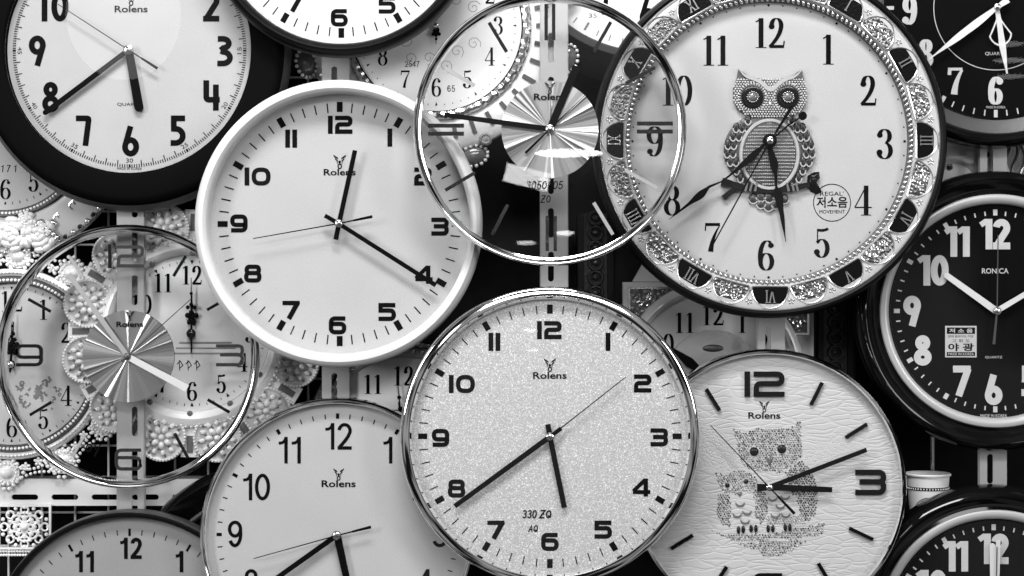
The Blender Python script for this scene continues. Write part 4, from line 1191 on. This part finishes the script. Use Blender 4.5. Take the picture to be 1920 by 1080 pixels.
def owl_gem(name, st, eyes, er, beak, cres, cr):
    base = T.part(name, st['gem_light'], 'gem_light', smooth=False)
    T.part('smoked_stones', st['gem_dark'], 'gem_dark', base, smooth=False); T.part('grey_stones', st['gem_mid'], 'gem_mid', base, smooth=False)
    for x, y in eyes:
        p = o7(x, y); mb = MB(); mb.bead(p[0], p[1], .4, er, None, er * .6, 0, 16, 4); T.part('eye', mb, 'gem_dark', base)
    if beak:
        mb = MB(); mb.dome([o7(*p) for p in beak], .4, 3, 3); T.part('beak', mb, 'gem_mid', base)
    if cres:
        mb = MB()
        for x, y in cres:
            p = o7(x, y); mb.ribbon(arc(p[0], p[1], cr, cr * .9, 180, 360, 12), lambda q, _: 1 + 2.6 * sin(pi * q), .4, 1.4)
        T.part('breast_feather', mb, 'gem_mid', base, smooth=False)
    return base
owl_gem('large_owl', big, ((525, 507), (652, 495)), 8.6, [(580, 532), (596, 526), (611, 532), (608, 555), (597, 577), (586, 555)], ((610, 715), (668, 708), (645, 750), (622, 792), (670, 790)), 8)
owl_gem('small_owl', sm, ((402, 662), (487, 645)), 4.6, [(445, 697), (458, 693), (470, 697), (460, 716)], ((460, 740), (447, 790), (492, 778), (483, 820)), 8)
b_ = owl_gem('branch', br, (), 1, None, None, 1)
mb = MB()
for x, y in ((453, 868), (475, 866), (511, 862), (533, 862), (590, 862), (611, 862), (668, 856), (689, 857)):
    p = o7(x, y); mb.bead(p[0], p[1], .5, 3.6, 7.4, 3.5, 0, 12, 3)
T.part('claw', mb, 'gem_dark', b_)
hand(T, 'minute_hand', (182, 70), 9, 8, 14, 'hand_black'); hand(T, 'hour_hand', (118, -5), 12, 10, 11, 'hand_black', tail=(-22, -1), tt=15)
second_hand(T, (-110, 116), (47, -49), 18, thin=2, fat=6, bulge=.35); hub(T, 5.5, 16)
glass_cover(T, 247, 19, .4)

# ------------------------------------------------------------------ large ornate owl clock
OC = (1441, 265)
T = Thing('wall_clock', 1441, 265, 6, 'large ornate clock with jewelled silver owl and roman numeral plaques round its frame', CLK)
mb = MB(); mb.disc(266, 0, 180); dial = T.part('dial', mb, 'dial_white', smooth=False)
numerals(T, dial, FB, rel(1441, 265, [('12', 1443, 62), ('1', 1552, 93), ('2', 1628, 170), ('3', 1659, 270), ('4', 1618, 376), ('5', 1541, 455), ('6', 1436, 479), ('7', 1336, 445), ('8', 1260, 376), ('9', 1228, 265), ('10', 1269, 170), ('11', 1341, 95)]), 56, .5, xs=1.05, gap=.05)
mb = MB()
for i in range(60):
    p = pol(255, 2 * pi * i / 60); mb.disc(2.4 if i % 5 == 0 else 1.5, .5, 10, *p)
T.part('minute_track', mb, 'ink', dial, smooth=False)
lathe_part(T, 'outer_rim', [(316, 14), (318, 22), (322, 25), (327, 23), (331, 15), (332, 2), (330, -18), (.01, -18)], 'black_satin', 220)
fr = lathe_part(T, 'frame', [(262, -1), (264, 8), (269, 15), (290, 19), (310, 21), (316, 19), (317, 12)], 'owl_frame', 220)
lathe_part(T, 'frame_edge', [(313.5, 20), (315, 22.5), (317, 22.5), (318, 20)], 'silver_relief', 220)
mb = MB()
for i in range(170):
    a = 2 * pi * i / 170; mb.bead(265.5 * cos(a), 265.5 * sin(a), 13, 6.2, 3.4, 4.5, a + .5, 8, 3)
T.part('rope_ring', mb, 'silver_relief')
lathe_part(T, 'rope_seat', [(260, 0), (261, 12), (270, 15), (272, 15.5)], 'silver_dark', 160)
def plaque_shape(n=14, hw=34.5, r0=272, r1=313):
    pts = [(-hw * .92, r0), (hw * .92, r0)]
    return pts + [(hw * cos(t), r0 + 4 + (r1 - r0 - 4) * sin(t)) for t in [pi * i / n for i in range(n + 1)]]
ROM = ['XII', 'I', 'II', 'III', 'IV', 'V', 'VI', 'VII', 'VIII', 'IX', 'X', 'XI']
def rotp(p, a): return (p[0] * cos(a) + p[1] * sin(a), -p[0] * sin(a) + p[1] * cos(a))
for i in range(24):
    a = 2 * pi * i / 24
    P = [rotp(p, a) for p in plaque_shape()]
    mb = MB(); mb.prism(P, 12, 20.5)
    if i % 2 == 0:
        pq = T.part('roman_plaque', mb, 'plaque', smooth=False)
        s = ROM[i // 2]; mb = MB(); n = len(s); adv = {'I': 7, 'V': 13, 'X': 13}
        tot = sum(adv[c] for c in s); x = -tot / 2; h = 11
        cy = 291
        for c in s:
            wd = adv[c]; m_ = x + wd / 2
            segs = {'I': [((m_, -h), (m_, h))], 'V': [((x + 2, h), (m_, -h)), ((x + wd - 2, h), (m_, -h))], 'X': [((x + 2, h), (x + wd - 2, -h)), ((x + wd - 2, h), (x + 2, -h))]}[c]
            for (p, q) in segs:
                A = rotp((p[0], cy + p[1]), a); B = rotp((q[0], cy + q[1]), a); mb.bar(A, B, 2.4, 2.4, 20.6, 2.2)
                for z in ((p, q)):
                    A = rotp((z[0] - 2.6, cy + z[1]), a); B = rotp((z[0] + 2.6, cy + z[1]), a); mb.bar(A, B, 1.8, 1.8, 20.7, 2.2)
            x += wd
        T.part('roman_numeral', mb, 'silver_relief', pq, smooth=False)
    else:
        pq = T.part('filigree_medallion', mb, 'filigree', smooth=False)
        mb = MB(); rnd = random.Random(i)
        for k in range(16):
            x_, y_ = rnd.uniform(-24, 24), rnd.uniform(277, 304)
            if (x_ / 28) ** 2 + ((y_ - 276) / 32) ** 2 > 1: continue
            p = rotp((x_, y_), a); b = rnd.random() * 6
            mb.tube([(p[0] + (5.5 - t * .55) * cos(t * .85 + b), p[1] + (5.5 - t * .55) * sin(t * .85 + b), 21) for t in range(8)], 1.1, 5)
        T.part('scroll_relief', mb, 'silver_relief', pq)
    mb = MB(); mb.tube([(p[0], p[1], 20.5) for p in P], 1.5, 5, True); T.part('plaque_border', mb, 'silver_relief', pq)
    p = pol(302, a + pi / 24); mb = MB()
    for k in range(5):
        b = 2 * pi * k / 5 + a; mb.bead(p[0] + 4.2 * cos(b), p[1] + 4.2 * sin(b), 20, 3.6, 1.8, 2, b, 7, 2)
    T.part('star_stud', mb, 'silver_relief')
# owl relief
def oc(x, y): return (1330 + x / 3.4826 - OC[0], OC[1] - (110 + y / 3.4826))
k_ = 1 / 3.4826
BODY = [(390 + 297 * cos(t), 600 - 258 * sin(t)) for t in [2 * pi * i / 48 for i in range(48)]]
mb = MB(); mb.dome([oc(*p) for p in BODY], .4, 7, 5); owl = T.part('jewelled_owl', mb, 'silver_dark')
HEAD = [(188, 66), (225, 103), (300, 128), (395, 136), (490, 128), (560, 105), (603, 68), (614, 130), (632, 200), (634, 275), (606, 335), (555, 368), (470, 392), (395, 398), (310, 392), (232, 368), (182, 335), (154, 275), (153, 200), (176, 130)]
mb = MB(); mb.dome([oc(*p) for p in HEAD], 3, 6, 5); T.part('head', mb, 'silver_dark', owl)
mb = MB(); mb.ribbon([oc(*p) for p in fillet([(186, 66), (225, 118), (330, 150), (395, 222), (460, 150), (562, 118), (604, 68)], 60)], lambda q, _: 2 + 6 * sin(pi * q), 8.4, 3)
T.part('brow', mb, 'bright_silver', owl, smooth=False)
mb = MB(); HP = [oc(*p) for p in HEAD]
y = 140
row = 0
while y < 392:
    x = 150 + (9 if row % 2 else 0)
    while x < 640:
        p = oc(x, y)
        if inside(p, HP) and not any(hypot(x - ex, y - 255) < 88 for ex in (278, 508)): mb.bead(p[0], p[1], 8.2, 2.2, None, 2, 0, 6, 2)
        x += 18
    y += 15; row += 1
T.part('head_beads', mb, 'bright_silver', owl)
for ex in (278, 508):
    p = oc(ex, 255)
    mb = MB()
    for q in range(30):
        b = 2 * pi * q / 30; mb.bead(p[0] + 25 * cos(b), p[1] + 25 * sin(b), 8.5, 4.2, 1.9, 2.4, b, 7, 2)
    T.part('eye_ring', mb, 'gem_light', owl)
    mb = MB(); mb.lathe([(20.5, 8), (20, 12), (15, 13), (11, 12.5), (.01, 12.5)], 40, *p); T.part('eye', mb, 'gem_dark', owl)
    mb = MB(); mb.lathe([(10.5, 12.4), (10, 15), (8.5, 15)], 30, *p)
    for q in range(14):
        b = 2 * pi * q / 14; mb.bead(p[0] + 10 * cos(b), p[1] + 10 * sin(b), 14, 1.6, None, 1.8, 0, 6, 2)
    T.part('pupil_setting', mb, 'silver_relief', owl)
    mb = MB(); mb.bead(p[0], p[1], 13, 8.6, None, 4.5, 0, 18, 4); T.part('pupil', mb, 'gem_mid', owl)
p = oc(393, 300); mb = MB(); mb.dome([(p[0] - 4, p[1] + 6), (p[0] + 4, p[1] + 6), (p[0] + 2.5, p[1] - 3), (p[0], p[1] - 8), (p[0] - 2.5, p[1] - 3)], 8.5, 4, 3); T.part('beak', mb, 'silver_relief', owl)
# wings
wing = MB(); rims = MB()
for sd in (-1, 1):
    for r_, (y0_, n_) in enumerate(((400, 4), (450, 5), (505, 5), (560, 5), (615, 5), (670, 4), (725, 3), (775, 2))):
        for c_ in range(n_):
            x_ = 390 + sd * (282 - c_ * 38 - abs(560 - y0_) ** 1.6 / 125 - (r_ % 2) * 10)
            if ((x_ - 390) / 205) ** 2 + ((y0_ - 625) / 235) ** 2 < 1.02 or ((x_ - 390) / 290) ** 2 + ((y0_ - 600) / 250) ** 2 > 1: continue
            p = oc(x_, y0_); wing.bead(p[0], p[1], 5.2 - r_ * .1, 5.8, 9.5, 3, sd * .2, 10, 3)
            rims.ribbon(arc(p[0], p[1] - 1, 5.6, 9.2, 185, 355, 10), 2.3, 5.5 - r_ * .1, 3.4)
T.part('wing_feather', wing, 'wing_metal', owl); T.part('feather_edge', rims, 'bright_silver', owl, smooth=False)
BEL = [oc(390 + 186 * cos(t), 628 - 222 * sin(t)) for t in [2 * pi * i / 60 for i in range(60)]]
mb = MB(); mb.dome(BEL, 6.2, 3, 4); bel = T.part('belly', mb, 'silver_dark', owl)
mb = MB(); y = 425
while y < 840:
    x = 212
    while x < 570:
        q = ((x - 390) / 168) ** 2 + ((y - 628) / 204) ** 2
        if q < 1:
            p = oc(x, y); mb.bead(p[0], p[1], 6.6 + 2.6 * sqrt(1 - q), 2.0, 1.7, 1.8, 0, 6, 2)
        x += 13.5
    y += 22
T.part('belly_beads', mb, 'gem_light', owl)
mb = MB(); mb.tube([(x, y, 7.5) for x, y in BEL], 3.6, 6, True); T.part('belly_rim', mb, 'bright_silver', owl)
mb = MB(); mb.ribbon([oc(*p) for p in ((80, 800), (180, 835), (300, 858), (420, 862), (540, 850), (650, 822))], lambda q, _: 13 - 3 * q, .4, 9)
mb.ribbon([oc(*p) for p in ((190, 845), (140, 870), (88, 910))], 10, .6, 8)
T.part('perch', mb, 'gem_dark', owl, smooth=False)
mb = MB(); mb.dome([oc(*p) for p in ((640, 765), (680, 742), (716, 738), (722, 775), (695, 800), (712, 830), (735, 870), (700, 888), (660, 870), (636, 825))], .5, 9, 4); T.part('leaf', mb, 'plaque', owl)
mb = MB()
for x_ in (238, 268, 300, 505, 538, 565):
    s_ = 1 if x_ < 390 else -1
    mb.bar(oc(x_ + 6 * s_, 812), oc(x_ - 8 * s_, 868), 3.2, 4.2, 8, 4)
T.part('claw', mb, 'silver_relief', owl, smooth=False)
mb = MB(); e_ = MB()
for x_, y_, r_ in ((285, 912, 30), (335, 898, 32), (390, 902, 34), (445, 900, 32), (490, 915, 28), (335, 945, 30), (385, 960, 32), (432, 948, 30)):
    p = oc(x_, y_); mb.bead(p[0], p[1], .5, r_ * k_, r_ * k_ * 1.2, 4 + (960 - y_) * .02, 0, 12, 3)
    e_.ribbon(arc(p[0], p[1], r_ * k_, r_ * k_ * 1.2, 190, 350, 10), 2.2, .8, 3.6)
T.part('tail_feather', mb, 'silver_dark', owl); T.part('feather_edge', e_, 'bright_silver', owl, smooth=False)
# sticker on the dial
mb = MB(); mb.ring(34, 35.5, .5, 64, 119, -115); text(mb, "REGAL'", 119, -98, 44, 8, .5); text(mb, '\uc800\uc18c\uc74c', 119, -114, 58, 21, .5, bold=.02); text(mb, 'MOVEMENT', 119, -132, 48, 6.5, .5)
T.part('round_sticker', mb, 'ink', dial, smooth=False)
# hands
def leaf_hand(name, pts, wds, w, m='hand_black'):
    mb = MB(); n = len(pts)
    sm_p = []; sm_w = []
    for i in range(n - 1):
        for q in range(6):
            t = q / 6; ts = t * t * (3 - 2 * t)
            sm_p.append((pts[i][0] + (pts[i + 1][0] - pts[i][0]) * t, pts[i][1] + (pts[i + 1][1] - pts[i][1]) * t)); sm_w.append(wds[i] + (wds[i + 1] - wds[i]) * ts)
    sm_p.append(pts[-1]); sm_w.append(wds[-1])
    N = len(sm_p)
    mb.ribbon(sm_p, lambda q, _: sm_w[int(round(q * (N - 1)))], w, 2)
    return mb
def o_(x, y): return (x - 1441, 266 - y)
mb = leaf_hand('m', [o_(1478, 235), o_(1450, 259), o_(1432, 272), o_(1408, 296), o_(1365, 332), o_(1350, 343), o_(1328, 352), o_(1312, 367), o_(1285, 388), o_(1253, 413)], [3, 3, 5, 13, 4, 3, 5, 14, 5, 1], 17)
mb.prism([(o_(1502, 220)[0] + 8 * cos(t), o_(1502, 220)[1] + 8 * sin(t)) for t in [2 * pi * i / 24 for i in range(24)]], 17, 19); mb.bar(o_(1497, 223), o_(1476, 237), 3, 3, 17.1, 1.7)
T.part('minute_hand', mb, 'hand_black', smooth=False)
mb = leaf_hand('h', [o_(1441, 276), o_(1444, 290), o_(1449, 308), o_(1453, 335), o_(1453, 350), o_(1457, 368), o_(1464, 405), o_(1471, 455)], [6, 11, 15, 5, 4, 16, 8, 1], 14)
T.part('hour_hand', mb, 'hand_black', smooth=False)
mb = MB(); mb.bar((0, 0), o_(1328, 472), 2.8, 2.4, 20.5, 1.2); mb.bar((0, 0), o_(1455, 247), 2.4, 2.6, 20.52, 1.2); mb.bar(o_(1452, 250), o_(1482, 203), 4, 6, 20.6, 1.2)
T.part('second_hand', mb, 'hand_black', smooth=False)
mb = MB(); mb.lathe([(13, 13), (13, 20), (8, 21.5), (7, 21.5)], 32); T.part('hand_collar', mb, 'hand_black'); hub(T, 5.5, 20)
glass_cover(T, 261, 28, .4)

# ------------------------------------------------------------------ black clocks on the right
T = Thing('wall_clock', 1867, 15, -42, 'black faced clock with pale spade hands in the top right corner', CLK)
mb = MB(); mb.disc(212, 0, 160); dial = T.part('dial', mb, 'dial_black', smooth=False)
numerals(T, dial, FC, [('6', -1, -155), ('7', -75, -137), ('8', -131, -85), ('9', -161, -5), ('5', 75, -137), ('10', -135, 74)], 52, .5, 'pale_ink')
mb = MB(); ticks(mb, 192, 203, 2.4, .5); hours(mb, 191, 205, 7, .5); mb.ring(115.6, 117, .5); T.part('minute_track', mb, 'pale_ink', dial, smooth=False)
mb = MB(); text(mb, 'QUARTZ', 0, -86, 40, 7, .5); text(mb, 'MADE IN KOREA', 0, -186, 36, 4.5, .5); T.part('dial_lettering', mb, 'pale_ink', dial, smooth=False)
lathe_part(T, 'inner_ring', [(210, -1), (211, 3), (236, 16), (238, 15)], 'silver_dark', 200)
lathe_part(T, 'rim', [(237, 14), (243, 20), (250, 22), (257, 17), (261, 4), (262, -24), (.01, -26)], 'black_gloss', 200)
mb = leaf_hand('m', [(20, 14), (0, 0), (-40, -31), (-64, -49), (-127, -97)], [12, 8, 14, 13, 2], 10); T.part('minute_hand', mb, 'hand_pale', smooth=False)
mb = leaf_hand('h', [(0, 0), (6, -40), (10, -70), (19, -124)], [8, 10, 12, 3], 7); hh = T.part('hour_hand', mb, 'hand_pale', smooth=False)
mb = MB()
for sd in (-1, 1):
    pts = [rotp((sd * x, -y), radians(-7.5)) for x, y in bez((2, 20), (12, 40), (20, 52)) + bez((20, 52), (18, 66), (2, 72))[1:]]
    mb.ribbon(pts, 2.6, 7.1, 1.6)
T.part('spade_loop', mb, 'hand_pale', hh, smooth=False)
hub(T, 5, 12); glass_cover(T, 210, 12, .4)

def night_clock(px, py, label, hands):
    global T
    T = Thing('wall_clock', px, py, -42, label, CLK, 'black clocks with luminous numerals')
    mb = MB(); mb.disc(202, 0, 160); dial = T.part('dial', mb, 'dial_black', smooth=False)
    numerals(T, dial, FR, rel(1866, 583, [('12', 1866, 439), ('11', 1795, 453), ('10', 1750, 507), ('9', 1710, 583), ('8', 1730, 657), ('7', 1803, 714), ('6', 1863, 731), ('5', 1929, 714), ('1', 1938, 453), ('2', 1990, 507), ('3', 2022, 583), ('4', 1998, 657)]), 57, .5, 'pale_ink', gap=.0, xs=.98)
    mb = MB(); ticks(mb, 179, 187, 2.6, .5); hours(mb, 179, 190, 8, .5); T.part('minute_track', mb, 'pale_ink', dial, smooth=False)
    mb = MB(); text(mb, 'RONICA', 0, 75, 50, 10, .5, bold=.012); text(mb, 'QUARTZ', -3, -87, 32, 5, .5); text(mb, 'MADE IN KOREA', -3, -197 + .5, 50, 6, .5); T.part('dial_lettering', mb, 'pale_ink', dial, smooth=False)
    mb = MB(); mb.box(-94, -35, -87, -28, .3, .8); st = T.part('square_sticker', mb, 'sticker', dial, smooth=False)
    mb = MB(); mb.box(-91, -38, -43, -31, .8, 1.0); mb.box(-91, -38, -84.5, -77, .8, 1.0); text(mb, '\uc57c \uad11', -64.5, -68, 48, 15, 1.05, bold=.03); text(mb, '\uace0 \ud718 \ub3c4', -64.5, -56, 34, 6.5, 1.05); text(mb, '\ubc24\uc5d0 \uc798\ubcf4\uc774\ub294 \uc57c\uad11', -64.5, -47.5, 48, 5, 1.05); T.part('sticker_print', mb, 'ink', st, smooth=False)
    mb = MB(); text(mb, '\uc800 \uc18c \uc74c', -64.5, -37, 44, 8, 1.2, bold=.02); text(mb, 'MADE IN KOREA', -64.5, -80.6, 48, 5, 1.2); T.part('sticker_lettering', mb, 'pale_ink', st, smooth=False)
    lathe_part(T, 'inner_ring', [(200, -1), (201, 8), (205, 13), (212, 15), (217, 13), (219, 9)], 'silver_and_lit_chrome', 200)
    lathe_part(T, 'rim', [(218.5, 10), (224, 8), (228, 10), (238, 22), (247, 25), (255, 20), (261, 8), (263, -6), (263, -24), (.01, -26)], 'black_gloss', 200)
    h, m, s, tl = hands
    hand(T, 'hour_hand', h, 13, 11, 6, 'hand_pale', roundtip=True); hand(T, 'minute_hand', m, 10, 8, 9, 'hand_pale')
    mb = MB(); mb.bar((0, 0), s, 2.2, 1.5, 12, 1.2); mb.bar((0, 0), tl, 3, 5, 12.02, 1.2); T.part('second_hand', mb, 'hand_dark', smooth=False)
    hub(T, 6, 12); glass_cover(T, 199.5, 14, .4)
night_clock(1866, 583, 'black clock with luminous numerals, hour hand on its 10 and square sticker above its 7', ((-92, 66), (128, 76), (2, 142), (-6, -62)))
night_clock(1863, 1173, 'black clock with luminous numerals in the lower right corner, only 10 to 12 in view', ((-4, 150), (6, 162), (3, 150), (-6, -60)))
